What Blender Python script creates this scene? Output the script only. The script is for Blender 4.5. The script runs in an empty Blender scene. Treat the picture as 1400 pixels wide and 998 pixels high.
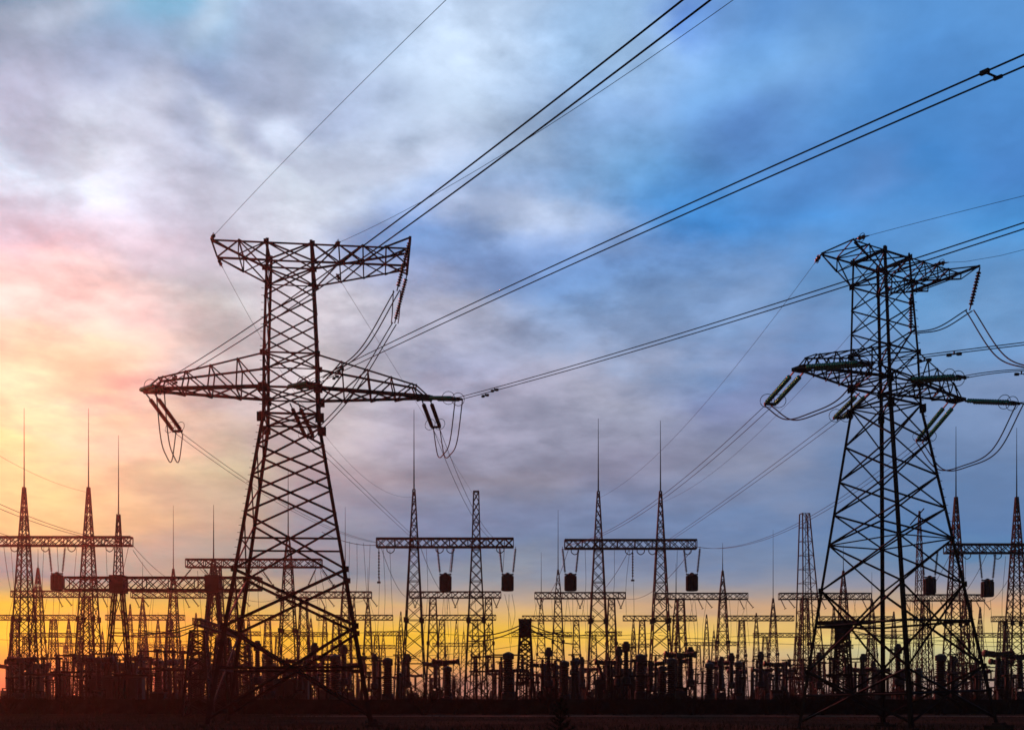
import bpy, math, random
from mathutils import Vector, Matrix
R = math.radians
random.seed(7)
sc = bpy.context.scene
col = sc.collection

# ------------------------------------------------------------------ camera
F, HY, ZC = 1500.0, 951.0, 1.7          # focal length and horizon in the photograph's pixels, eye height
cam_data = bpy.data.cameras.new('camera')
cam = bpy.data.objects.new('camera', cam_data)
col.objects.link(cam)
cam.location = (0, 0, ZC)
cam.rotation_euler = (R(90), 0, 0)
cam_data.sensor_width = 36.0
cam_data.lens = 36.0 * F / 1400.0
cam_data.shift_y = (HY - 499.0) / 1400.0
cam_data.clip_start = 0.1
cam_data.clip_end = 12000
sc.camera = cam

# ------------------------------------------------------------------ sun, sky, exposure
SUN_AZ, SUN_EL = R(-24.5), R(15.5)      # azimuth from +Y, negative = to the left
sun_dir = Vector((math.sin(SUN_AZ) * math.cos(SUN_EL), math.cos(SUN_AZ) * math.cos(SUN_EL), math.sin(SUN_EL)))
sd = bpy.data.lights.new('sun', 'SUN')
sd.energy = 1.9
sd.angle = R(2.0)
sd.color = (1.0, 0.13, 0.09)
so = bpy.data.objects.new('sun', sd)
col.objects.link(so)
so.rotation_euler = (-sun_dir).to_track_quat('-Z', 'Y').to_euler()
so.location = (-60, 100, 60)

sc.view_settings.view_transform = 'Standard'
sc.view_settings.look = 'None'
sc.view_settings.exposure = 0.0
sc.view_settings.gamma = 1.0
sc.view_settings.use_curve_mapping = False
sc.render.film_transparent = False
sc.cycles.max_bounces = 6
sc.cycles.diffuse_bounces = 2
sc.cycles.glossy_bounces = 2
sc.cycles.transmission_bounces = 3
sc.cycles.transparent_max_bounces = 6
sc.cycles.use_denoising = True
sc.cycles.denoiser = 'OPENIMAGEDENOISE'
sc.cycles.denoising_input_passes = 'RGB_ALBEDO_NORMAL'
sc.cycles.use_adaptive_sampling = False
sc.cycles.pixel_filter_type = 'BLACKMAN_HARRIS'
sc.cycles.filter_width = 1.6


def srgb(r, g, b):
    f = lambda c: (c / 255.0 / 12.92) if c / 255.0 <= 0.04045 else ((c / 255.0 + 0.055) / 1.055) ** 2.4
    return (f(r), f(g), f(b), 1.0)


class Nodes:
    """small helper for building node trees"""
    def __init__(self, nt):
        self.nt = nt
        self.n = nt.nodes
        self.l = nt.links
    def new(self, t):
        return self.n.new(t)
    def set(self, sock, v):
        if isinstance(v, bpy.types.NodeSocket):
            self.l.new(v, sock)
        else:
            sock.default_value = v
    def math(self, op, a, b=0.0, c=None, clamp=False):
        m = self.new('ShaderNodeMath'); m.operation = op; m.use_clamp = clamp
        self.set(m.inputs[0], a); self.set(m.inputs[1], b)
        if c is not None: self.set(m.inputs[2], c)
        return m.outputs[0]
    def mix(self, fac, a, b, blend='MIX'):
        m = self.new('ShaderNodeMix'); m.data_type = 'RGBA'; m.blend_type = blend
        m.clamp_factor = True
        self.set(m.inputs[0], fac); self.set(m.inputs[6], a); self.set(m.inputs[7], b)
        return m.outputs[2]
    def noise(self, vec, scale, detail=4, rough=0.5, dist=0.0):
        t = self.new('ShaderNodeTexNoise')
        self.set(t.inputs['Vector'], vec)
        t.inputs['Scale'].default_value = scale; t.inputs['Detail'].default_value = detail
        t.inputs['Roughness'].default_value = rough; t.inputs['Distortion'].default_value = dist
        return t
    def smooth(self, v, a, b):
        m = self.new('ShaderNodeMapRange'); m.interpolation_type = 'SMOOTHSTEP'
        self.set(m.inputs[0], v); m.inputs[1].default_value = a; m.inputs[2].default_value = b
        m.inputs[3].default_value = 0; m.inputs[4].default_value = 1
        return m.outputs[0]
    def ramp(self, fac, stops, interp='EASE'):
        r = self.new('ShaderNodeValToRGB'); r.color_ramp.interpolation = interp
        e = r.color_ramp.elements
        e[0].position, e[0].color = stops[0]
        e[1].position, e[1].color = stops[1]
        for p, c in stops[2:]:
            x = e.new(p); x.color = c
        self.set(r.inputs[0], fac)
        return r.outputs[0]


world = bpy.data.worlds.new('World')
sc.world = world
world.use_nodes = True
N = Nodes(world.node_tree)
for n in list(N.n): N.n.remove(n)
out = N.new('ShaderNodeOutputWorld')
tc = N.new('ShaderNodeTexCoord')
sep = N.new('ShaderNodeSeparateXYZ')
N.l.new(tc.outputs['Generated'], sep.inputs[0])
dx, dy, dz = sep.outputs
az0 = N.math('MULTIPLY', N.math('ARCTAN2', dx, dy), 57.2958)          # degrees from +Y
el0 = N.math('MULTIPLY', N.math('ARCSINE', dz), 57.2958)
# clouds lie on a sheet overhead: project the view direction on it, so that they flatten to the horizon
den = N.math('ADD', N.math('MAXIMUM', dz, 0.0), 0.17)
cx = N.math('DIVIDE', dx, den); cy = N.math('DIVIDE', dy, den)
cv = N.new('ShaderNodeCombineXYZ'); N.l.new(cx, cv.inputs[0]); N.l.new(cy, cv.inputs[1]); cv.inputs[2].default_value = 3.1
warp = N.noise(cv.outputs[0], 1.9, 6, 0.55, 0.0)
wsep = N.new('ShaderNodeSeparateColor'); N.l.new(warp.outputs['Color'], wsep.inputs[0])
wdamp = N.smooth(el0, 1.0, 14.0)
wa = N.math('MULTIPLY', N.math('SUBTRACT', wsep.outputs[0], 0.5), N.math('MULTIPLY', wdamp, 15.0))
we = N.math('MULTIPLY', N.math('SUBTRACT', wsep.outputs[1], 0.5), N.math('MULTIPLY', wdamp, 9.0))
az = N.math('ADD', az0, wa); el = N.math('ADD', el0, we)


SKY_X = [50, 250, 450, 650, 850, 1050, 1250, 1380]
SKY_Y = [948, 935, 910, 870, 830, 810, 790, 760, 730, 630, 530, 430, 330, 230, 130, 30, -60]
SKY = [[[0.383, 0.098, 0.0], [0.426, 0.108, 0.0], [0.792, 0.278, 0.0], [1.0, 0.669, 0.0], [0.703, 0.516, 0.011], [0.205, 0.351, 0.166], [0.003, 0.241, 0.287], [0.101, 0.33, 0.305], [0.618, 0.524, 0.225], [1.0, 0.742, 0.341], [1.0, 0.767, 0.479], [0.817, 0.535, 0.381], [0.496, 0.447, 0.556], [0.758, 0.987, 1.185], [0.449, 0.522, 0.7], [0.156, 0.294, 0.46], [0.156, 0.294, 0.46]], [[0.383, 0.203, 0.0], [0.426, 0.226, 0.0], [0.851, 0.385, 0.0], [1.0, 0.478, 0.0], [0.597, 0.445, 0.058], [0.422, 0.392, 0.136], [0.254, 0.327, 0.242], [0.254, 0.338, 0.303], [0.41, 0.368, 0.276], [0.461, 0.469, 0.309], [0.462, 0.459, 0.476], [0.412, 0.51, 0.505], [0.667, 0.682, 0.825], [0.516, 0.609, 0.778], [0.178, 0.297, 0.522], [0.14, 0.383, 0.582], [0.14, 0.383, 0.582]], [[0.436, 0.282, 0.025], [0.484, 0.313, 0.028], [0.821, 0.42, 0.0], [0.938, 0.559, 0.0], [0.725, 0.496, 0.155], [0.397, 0.362, 0.278], [0.156, 0.253, 0.339], [0.226, 0.264, 0.326], [0.182, 0.263, 0.356], [0.388, 0.342, 0.391], [0.587, 0.569, 0.589], [0.742, 0.752, 0.831], [0.439, 0.474, 0.573], [0.855, 0.986, 1.125], [0.52, 0.603, 0.793], [0.592, 0.756, 1.041], [0.592, 0.756, 1.041]], [[0.458, 0.245, 0.186], [0.508, 0.272, 0.207], [0.89, 0.454, 0.091], [0.997, 0.582, 0.0], [0.674, 0.463, 0.227], [0.401, 0.348, 0.305], [0.24, 0.307, 0.377], [0.132, 0.228, 0.379], [0.16, 0.248, 0.416], [0.243, 0.248, 0.329], [0.351, 0.404, 0.594], [0.378, 0.412, 0.545], [0.137, 0.29, 0.652], [0.257, 0.408, 0.694], [0.322, 0.452, 0.637], [0.55, 0.714, 0.967], [0.55, 0.714, 0.967]], [[0.587, 0.295, 0.18], [0.652, 0.328, 0.2], [0.931, 0.476, 0.164], [1.09, 0.686, 0.074], [0.669, 0.427, 0.236], [0.352, 0.33, 0.322], [0.218, 0.283, 0.406], [0.153, 0.226, 0.386], [0.139, 0.226, 0.408], [0.238, 0.248, 0.363], [0.328, 0.366, 0.489], [0.212, 0.355, 0.617], [0.027, 0.236, 0.645], [0.1, 0.313, 0.649], [0.195, 0.354, 0.657], [0.396, 0.642, 0.981], [0.396, 0.642, 0.981]], [[0.462, 0.303, 0.26], [0.513, 0.337, 0.289], [0.774, 0.489, 0.262], [1.01, 0.678, 0.136], [0.699, 0.419, 0.212], [0.394, 0.343, 0.33], [0.265, 0.296, 0.384], [0.168, 0.257, 0.425], [0.139, 0.239, 0.442], [0.251, 0.289, 0.421], [0.201, 0.249, 0.443], [0.139, 0.311, 0.605], [0.084, 0.326, 0.778], [0.098, 0.275, 0.614], [0.167, 0.402, 0.749], [0.126, 0.332, 0.731], [0.126, 0.332, 0.731]], [[0.425, 0.318, 0.262], [0.472, 0.354, 0.291], [0.614, 0.598, 0.301], [0.922, 0.802, 0.286], [0.785, 0.435, 0.187], [0.515, 0.387, 0.274], [0.291, 0.307, 0.4], [0.131, 0.252, 0.436], [0.087, 0.217, 0.45], [0.141, 0.23, 0.421], [0.221, 0.33, 0.555], [0.116, 0.308, 0.594], [0.099, 0.305, 0.678], [0.048, 0.246, 0.63], [0.091, 0.301, 0.699], [0.09, 0.278, 0.629], [0.09, 0.278, 0.629]], [[0.447, 0.317, 0.27], [0.497, 0.352, 0.3], [0.632, 0.608, 0.29], [0.927, 0.773, 0.269], [0.77, 0.419, 0.202], [0.43, 0.361, 0.323], [0.268, 0.296, 0.396], [0.089, 0.24, 0.452], [0.105, 0.224, 0.459], [0.138, 0.227, 0.412], [0.226, 0.329, 0.559], [0.114, 0.331, 0.662], [0.07, 0.299, 0.688], [0.071, 0.246, 0.62], [0.082, 0.275, 0.641], [0.096, 0.281, 0.622], [0.096, 0.281, 0.622]]]


def elf(x, y):                           # elevation stop (0..1 over 0..36 degrees) of a place in the sky
    return max(0.0, min(1.0, math.degrees(math.atan((HY - y) / math.hypot(F, x - 700))) / 36.0))


eln = N.math('DIVIDE', el, 36.0)
sky_c = None
for i, x in enumerate(SKY_X):
    c = N.ramp(eln, [(elf(x, y), (*SKY[i][j], 1.0)) for j, y in enumerate(SKY_Y)], 'LINEAR')
    a = math.degrees(math.atan((x - 700) / F))
    sky_c = c if sky_c is None else N.mix(N.smooth(az, a_prev, a), sky_c, c)
    a_prev = a

# brighter and darker masses of cloud: px, py, half-width px, half-height px, tilt, colour, weight
BLOBS = [
    (130, 200, 75, 45, 20, (226, 240, 250), .55), (330, 255, 130, 34, -12, (216, 222, 240), .5), (215, 150, 60, 40, 30, (206, 212, 228), .5),
    (610, 70, 120, 80, 30, (206, 226, 246), .55), (430, 40, 70, 60, -40, (154, 174, 206), .5), (372, 125, 34, 70, -20, (160, 176, 206), .55), (300, 40, 26, 60, -40, (198, 214, 232), .5), (250, 60, 60, 20, 35, (150, 172, 202), .5), (480, 60, 40, 18, 30, (196, 214, 236), .5), (90, 30, 70, 24, 20, (178, 192, 214), .5), (330, 190, 50, 14, -20, (226, 234, 246), .5), (400, 195, 60, 12, -12, (168, 178, 206), .5), (520, 60, 50, 30, 20, (150, 182, 220), .45), (690, 130, 60, 40, 20, (170, 194, 226), .4),
    (25, 150, 60, 45, 0, (160, 166, 192), .5), (150, 90, 90, 26, 30, (160, 172, 200), .35), (60, 40, 60, 40, 20, (190, 200, 218), .4), (520, 140, 90, 30, 25, (150, 172, 212), .5), (560, 210, 100, 30, 30, (206, 212, 232), .45),
    (730, 300, 105, 34, -18, (222, 226, 240), .6), (640, 342, 85, 30, -5, (104, 144, 194), .65), (770, 365, 100, 26, -8, (112, 140, 190), .45), (480, 215, 60, 20, 15, (178, 188, 214), .45),
    (130, 418, 115, 24, -4, (204, 160, 172), .6), (40, 345, 60, 22, 10, (222, 190, 194), .35), (40, 385, 130, 40, -6, (234, 222, 214), .75), (100, 440, 80, 22, -8, (240, 220, 204), .6), (240, 330, 80, 24, 14, (222, 210, 222), .45), (150, 532, 80, 14, -3, (214, 166, 160), .6),
    (150, 590, 110, 16, 8, (246, 208, 176), .5), (60, 470, 80, 14, -10, (255, 226, 196), .5), (945, 8, 34, 28, 0, (44, 112, 214), .7), (880, 40, 70, 40, 25, (176, 208, 240), .4), (1100, 85, 90, 44, 10, (134, 184, 234), .45),
    (1030, 175, 110, 46, 14, (84, 128, 204), .5), (800, 220, 120, 60, 35, (140, 180, 218), .35), (1060, 280, 80, 30, 25, (78, 130, 200), .4), (1190, 250, 60, 34, 20, (116, 152, 212), .4), (560, 470, 130, 26, 8, (196, 198, 216), .5),
    (420, 440, 90, 44, 20, (216, 206, 216), .4), (640, 560, 140, 26, 4, (176, 168, 186), .45), (820, 520, 110, 24, 8, (168, 166, 188), .4), (960, 420, 90, 30, 14, (142, 164, 204), .4), (700, 720, 160, 26, 0, (120, 132, 166), .4),
    (560, 836, 90, 6, 0, (208, 166, 134), .5), (820, 851, 120, 5, 0, (222, 170, 104), .5), (960, 838, 100, 7, 0, (192, 158, 142), .55), (1240, 862, 120, 6, 0, (228, 174, 116), .5), (1180, 892, 150, 8, 0, (196, 204, 168), .5), (300, 848, 130, 6, 0, (230, 152, 76), .5), (640, 880, 60, 13, 0, (255, 204, 70), .5), (880, 873, 60, 12, 0, (255, 202, 84), .5), (1080, 862, 90, 6, 0, (232, 186, 110), .4), (140, 845, 90, 6, 0, (240, 176, 90), .5),
    (1290, 130, 90, 50, 15, (88, 148, 218), .35), (1330, 420, 90, 40, 8, (124, 160, 208), .4)]
for (bx, by, sx, sy, tilt, c, w) in BLOBS:
    a_c = math.degrees(math.atan((bx - 700) / F)); e_c = math.degrees(math.atan((HY - by) / math.hypot(F, bx - 700)))
    k = 1500 / 57.2958
    da = N.math('SUBTRACT', az, a_c); de = N.math('SUBTRACT', el, e_c)
    ct, st = math.cos(R(tilt)), math.sin(R(tilt))
    u = N.math('ADD', N.math('MULTIPLY', da, ct * k / sx), N.math('MULTIPLY', de, st * k / sx))
    v = N.math('ADD', N.math('MULTIPLY', da, -st * k / sy), N.math('MULTIPLY', de, ct * k / sy))
    d2 = N.math('ADD', N.math('MULTIPLY', u, u), N.math('MULTIPLY', v, v))
    g = N.math('MULTIPLY', N.math('POWER', 2.71828, N.math('MULTIPLY', d2, -1.0)), w)
    sky_c = N.mix(g, sky_c, srgb(*c))

# fine light and dark texture of the cloud sheet
fine = N.noise(cv.outputs[0], 5.5, 9, 0.55, 0.1).outputs[0]
big = N.noise(cv.outputs[0], 2.2, 5, 0.5, 0.0).outputs[0]
puff = N.smooth(fine, 0.36, 0.66)
tex = N.math('ADD', N.math('MULTIPLY', N.math('SUBTRACT', puff, 0.5), 0.42), N.math('MULTIPLY', N.math('SUBTRACT', big, 0.5), 0.5))
mott = N.noise(cv.outputs[0], 14.0, 7, 0.58, 0.0).outputs[0]
tex = N.math('ADD', tex, N.math('MULTIPLY', N.math('SUBTRACT', mott, 0.5), 0.6))
tex = N.math('MULTIPLY', tex, N.math('ADD', N.math('MULTIPLY', N.smooth(el0, 3.0, 20.0), 0.85), 0.15))
tex = N.math('MULTIPLY', tex, N.math('SUBTRACT', 1.0, N.math('MULTIPLY', N.smooth(az0, 4.0, 20.0), 0.55)))      # the blue to the right is calmer
gain = N.new('ShaderNodeCombineXYZ')          # lit puffs are whiter and warmer, the gaps between them bluer
for i_, g_ in enumerate((1.08, 1.0, 0.92)): N.l.new(N.math('ADD', 1.0, N.math('MULTIPLY', tex, g_)), gain.inputs[i_])
gv = N.new('ShaderNodeVectorMath'); gv.operation = 'MULTIPLY'
N.l.new(sky_c, gv.inputs[0]); N.l.new(gain.outputs[0], gv.inputs[1])
sky_c = gv.outputs[0]
# the sky opposite the sunset, and the zenith, are already night-dark
front = N.math('MULTIPLY', N.smooth(dy, 0.25, 0.82), N.math('SUBTRACT', 1.0, N.smooth(el0, 34.0, 60.0)))
fac = N.math('ADD', N.math('MULTIPLY', front, 0.955), 0.045)
sc2 = N.new('ShaderNodeVectorMath'); sc2.operation = 'SCALE'
N.l.new(sky_c, sc2.inputs[0]); N.l.new(fac, sc2.inputs['Scale'])
nish = N.new('ShaderNodeTexSky')
nish.sky_type = 'NISHITA'; nish.sun_disc = False
nish.sun_elevation = SUN_EL; nish.sun_rotation = SUN_AZ
nish.air_density = 1.0; nish.dust_density = 2.0
bg1 = N.new('ShaderNodeBackground'); N.l.new(nish.outputs[0], bg1.inputs[0]); bg1.inputs[1].default_value = 0.05
bg2 = N.new('ShaderNodeBackground'); N.l.new(sc2.outputs[0], bg2.inputs[0]); bg2.inputs[1].default_value = 1.0
mixs = N.new('ShaderNodeMixShader'); mixs.inputs[0].default_value = 0.985    # cloud cover over the clear sky
N.l.new(bg1.outputs[0], mixs.inputs[1]); N.l.new(bg2.outputs[0], mixs.inputs[2])
N.l.new(mixs.outputs[0], out.inputs[0])
world.cycles.sampling_method = 'MANUAL'
world.cycles.sample_map_resolution = 512


# ------------------------------------------------------------------ materials
def material(name, c1, c2, rough=0.6, metal=0.0, scale=3.0, trans=0.0, bump=0.0):
    m = bpy.data.materials.new(name); m.use_nodes = True
    K = Nodes(m.node_tree)
    b = K.n['Principled BSDF']
    t = K.new('ShaderNodeTexCoord')
    nz = K.noise(t.outputs['Object'], scale, 5, 0.6)
    K.l.new(K.mix(K.smooth(nz.outputs[0], 0.35, 0.68), (*c1, 1), (*c2, 1)), b.inputs['Base Color'])
    b.inputs['Roughness'].default_value = rough
    b.inputs['Metallic'].default_value = metal
    b.inputs['Specular IOR Level'].default_value = 0.2 if rough < .88 else 0.0      # soil, grass and bark have no sheen
    if trans: b.inputs['Transmission Weight'].default_value = trans
    if bump:
        bp = K.new('ShaderNodeBump'); bp.inputs['Strength'].default_value = bump
        K.l.new(nz.outputs[0], bp.inputs['Height']); K.l.new(bp.outputs[0], b.inputs['Normal'])
    return m


M = {
    'steel': material('weathered_steel', (0.04, 0.037, 0.036), (0.028, 0.023, 0.021), 0.75, 0.0, 1.5),
    'rod': material('bare_rod', (0.07, 0.07, 0.07), (0.05, 0.05, 0.05), 0.6, 0.2, 2),
    'wire': material('aluminium_wire', (0.045, 0.045, 0.05), (0.03, 0.03, 0.03), 0.8, 0.0, 1),
    'glass': material('green_glass', (0.07, 0.48, 0.26), (0.04, 0.34, 0.19), 0.25, 0, 2, 0.45),
    'brown_glass': material('brown_glass', (0.22, 0.085, 0.04), (0.15, 0.055, 0.025), 0.3, 0, 2),
    'porcelain': material('grey_brown_porcelain', (0.07, 0.055, 0.05), (0.05, 0.04, 0.035), 0.5, 0, 3),
    'paint': material('grey_equipment_paint', (0.09, 0.10, 0.11), (0.06, 0.065, 0.07), 0.6, 0, 2),
    'dark_paint': material('dark_equipment_paint', (0.03, 0.03, 0.032), (0.02, 0.02, 0.022), 0.6, 0, 2),
    'concrete': material('concrete', (0.10, 0.09, 0.08), (0.06, 0.055, 0.05), 0.9, 0, 1.2, bump=0.2),
    'fence': material('fence_panels', (0.05, 0.045, 0.042), (0.03, 0.027, 0.025), 0.9, 0, 0.9),
    'ground': material('dry_soil', (0.09, 0.066, 0.048), (0.055, 0.042, 0.033), 1.0, 0, 0.12, bump=0.5),
    'track': material('sandy_track', (0.26, 0.2, 0.15), (0.14, 0.11, 0.085), 1.0, 0, 0.35),
    'grass': material('dry_grass', (0.075, 0.062, 0.04), (0.05, 0.048, 0.03), 0.9, 0, 0.6),
    'bark': material('bare_bark', (0.05, 0.04, 0.03), (0.03, 0.025, 0.02), 0.9, 0, 4),
    'needles': material('pine_needles', (0.02, 0.04, 0.015), (0.012, 0.025, 0.01), 0.8, 0, 4),
    'treeline': material('far_wood', (0.03, 0.03, 0.02), (0.02, 0.02, 0.015), 1.0, 0, 0.1),
}


# ------------------------------------------------------------------ mesh helpers
class MB:
    def __init__(self):
        self.v = []; self.f = []
    def bar(self, p, q, w, d=None, caps=False):
        """square bar from p to q"""
        p = Vector(p); q = Vector(q); a = q - p
        if a.length < 1e-6: return
        a.normalize()
        up = Vector((0, 0, 1)) if abs(a.z) < 0.95 else Vector((0, 1, 0))
        s = a.cross(up).normalized(); u = s.cross(a)
        w = w / 2; d = (d / 2) if d else w
        n = len(self.v)
        for c in (p, q):
            self.v += [c - s * w - u * d, c + s * w - u * d, c + s * w + u * d, c - s * w + u * d]
        for i in range(4):
            j = (i + 1) % 4
            self.f.append((n + i, n + j, n + 4 + j, n + 4 + i))
        if caps:
            self.f += [(n + 3, n + 2, n + 1, n), (n + 4, n + 5, n + 6, n + 7)]
    def angle(self, p, q, w, inward, t=None):
        """steel angle section from p to q, its two flanges opening towards the point `inward`"""
        p = Vector(p); q = Vector(q); a = (q - p).normalized(); t = t or w * 0.16
        c = (Vector(inward) - p); c -= a * c.dot(a)
        if c.length < 1e-5: return self.bar(p, q, w)
        c.normalize(); s = a.cross(c)
        e1 = (c + s).normalized(); e2 = (c - s).normalized()
        prof = [(0, 0), (w, 0), (w, t), (t, t), (t, w), (0, w)]
        n = len(self.v)
        for b in (p, q):
            for x, y in prof: self.v.append(b + e1 * x + e2 * y)
        for i in range(6):
            j = (i + 1) % 6
            self.f.append((n + i, n + j, n + 6 + j, n + 6 + i))
        self.f.append(tuple(n + 5 - i for i in range(6))); self.f.append(tuple(n + 6 + i for i in range(6)))
    def box(self, x0, x1, y0, y1, z0, z1):
        n = len(self.v)
        for z in (z0, z1):
            self.v += [Vector((x0, y0, z)), Vector((x1, y0, z)), Vector((x1, y1, z)), Vector((x0, y1, z))]
        self.f += [(n + 3, n + 2, n + 1, n), (n + 4, n + 5, n + 6, n + 7)]
        for i in range(4):
            j = (i + 1) % 4
            self.f.append((n + i, n + j, n + 4 + j, n + 4 + i))
    def lathe(self, prof, p=(0, 0, 0), axis=(0, 0, 1), seg=10):
        """profile of (distance along axis, radius)"""
        p = Vector(p); a = Vector(axis).normalized()
        up = Vector((0, 0, 1)) if abs(a.z) < 0.95 else Vector((0, 1, 0))
        s = a.cross(up).normalized(); u = s.cross(a)
        n = len(self.v)
        for (h, r) in prof:
            for i in range(seg):
                t = 2 * math.pi * i / seg
                self.v.append(p + a * h + (s * math.cos(t) + u * math.sin(t)) * max(r, 0.002))
        for k in range(len(prof) - 1):
            for i in range(seg):
                j = (i + 1) % seg
                b = n + k * seg
                self.f.append((b + i, b + j, b + seg + j, b + seg + i))
        self.f.append(tuple(n + seg - 1 - i for i in range(seg)))
        e = n + (len(prof) - 1) * seg
        self.f.append(tuple(e + i for i in range(seg)))
    def tube(self, pts, r, seg=6, r2=None):
        pts = [Vector(p) for p in pts]
        n = len(self.v); m = len(pts)
        for k, p in enumerate(pts):
            a = (pts[min(k + 1, m - 1)] - pts[max(k - 1, 0)]).normalized()
            up = Vector((0, 0, 1)) if abs(a.z) < 0.95 else Vector((0, 1, 0))
            s = a.cross(up).normalized(); u = s.cross(a)
            rr = r if r2 is None else r + (r2 - r) * k / (m - 1)
            for i in range(seg):
                t = 2 * math.pi * i / seg
                self.v.append(p + (s * math.cos(t) + u * math.sin(t)) * rr)
        for k in range(m - 1):
            for i in range(seg):
                j = (i + 1) % seg; b = n + k * seg
                self.f.append((b + i, b + j, b + seg + j, b + seg + i))
        self.f.append(tuple(n + seg - 1 - i for i in range(seg)))
        self.f.append(tuple(n + (m - 1) * seg + i for i in range(seg)))
    def ring(self, c, axis, R0, r, seg=16):
        c = Vector(c); a = Vector(axis).normalized()
        up = Vector((0, 0, 1)) if abs(a.z) < 0.95 else Vector((0, 1, 0))
        s = a.cross(up).normalized(); u = s.cross(a)
        self.tube([c + (s * math.cos(2 * math.pi * i / seg) + u * math.sin(2 * math.pi * i / seg)) * R0 for i in range(seg + 1)], r, 5)
    def plate(self, c, w, h, t=0.03):
        c = Vector(c)
        self.box(c.x - w / 2, c.x + w / 2, c.y - t / 2, c.y + t / 2, c.z - h / 2, c.z + h / 2)
    def build(self, name, mat, parent=None, loc=None, smooth=False):
        me = bpy.data.meshes.new(name)
        me.from_pydata([tuple(v) for v in self.v], [], self.f)
        me.materials.append(M[mat])
        if smooth: me.polygons.foreach_set('use_smooth', [True] * len(me.polygons))
        o = bpy.data.objects.new(name, me); col.objects.link(o)
        if parent: o.parent = parent
        if loc: o.location = loc
        return o


def tag(o, label=None, cat=None, group=None, kind=None):
    if label: o['label'] = label
    if cat: o['category'] = cat
    if group: o['group'] = group
    if kind: o['kind'] = kind
    return o


def empty(name, loc=(0, 0, 0), rz=0.0):
    o = bpy.data.objects.new(name, None); col.objects.link(o)
    o.empty_display_size = 0.3
    o.location = loc; o.rotation_euler = (0, 0, rz)
    return o


def copy_tree(o, parent=None):
    c = o.copy(); col.objects.link(c)
    if parent: c.parent = parent
    for ch in o.children: copy_tree(ch, c)
    return c


def instance(name, src, parent, loc=(0, 0, 0), scale=(1, 1, 1), rz=0.0):
    """another object with the mesh of src"""
    o = bpy.data.objects.new(name, src); col.objects.link(o)
    o.parent = parent; o.location = loc; o.scale = scale; o.rotation_euler = (0, 0, rz)
    return o


def at(px, py, Y):
    """the point at depth Y that the photograph shows at px, py"""
    return Vector(((px - 700.0) / F * Y, Y, ZC + (HY - py) / F * Y))


# ------------------------------------------------------------------ ground, track, far wood
g = MB(); g.box(-3000, 3000, -300, 3000, -2, 0)
tag(g.build('ground', 'ground'), kind='structure')
tr = MB()
n0 = 0
rng = random.Random(3)
for i in range(121):
    x = -20 + i * 0.85
    yc = 93.5 + 1.2 * math.sin(x * 0.07) - 0.03 * x
    hw = 2.1 + 0.5 * math.sin(x * 0.21 + 1)
    tr.v += [Vector((x, yc - hw * 1.4 + rng.uniform(-.3, .3), 0.004)), Vector((x, yc + hw + rng.uniform(-.3, .3), 0.004))]
    if i: tr.f.append((2 * i - 2, 2 * i, 2 * i + 1, 2 * i - 1))
tag(tr.build('path', 'track'), kind='structure')

wd = MB(); rng = random.Random(11)
for i in range(2600):
    x = rng.uniform(-900, 900); y = rng.uniform(1250, 1350)
    h = 1.2 + .6 * math.sin(x * 0.013) + .5 * math.sin(x * 0.041 + 2) + rng.uniform(-.6, 1.0); w = rng.uniform(1.5, 4)
    n = len(wd.v)
    wd.v += [Vector((x - w, y, 0)), Vector((x + w, y, 0)), Vector((x + w * .6, y, h * .7)), Vector((x, y + .5, h)), Vector((x - w * .7, y, h * .6))]
    wd.f.append((n, n + 1, n + 2, n + 3, n + 4))
tag(wd.build('far_trees', 'treeline'), kind='stuff')

gr = MB(); rng = random.Random(5)
for i in range(26000):
    y = 34 + 66 * rng.random() ** 0.8
    x = rng.uniform(-0.53, 0.53) * y
    if 90 < y < 96.5 and -18 < x < 80: continue
    clump = 0.5 + 0.5 * math.sin(x * 0.9 + 1.3 * math.sin(y * 0.37)) * math.sin(y * 0.6 + x * 0.23)
    h = rng.uniform(0.10, 0.26) + 0.34 * max(0, clump - 0.45) * rng.random() * 2
    if x > -14 and y > 60: h *= .35
    a = rng.uniform(0, 6.28); w = rng.uniform(0.012, 0.03)
    lx, ly = rng.uniform(-.5, .5) * h, rng.uniform(-.5, .5) * h
    n = len(gr.v)
    gr.v += [Vector((x - w * math.cos(a), y - w * math.sin(a), 0)), Vector((x + w * math.cos(a), y + w * math.sin(a), 0)), Vector((x + lx, y + ly, h))]
    gr.f.append((n, n + 1, n + 2))
tag(gr.build('grass', 'grass'), kind='stuff')


# ------------------------------------------------------------------ pylons
def lerp(a, b, t): return a + (b - a) * t


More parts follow.
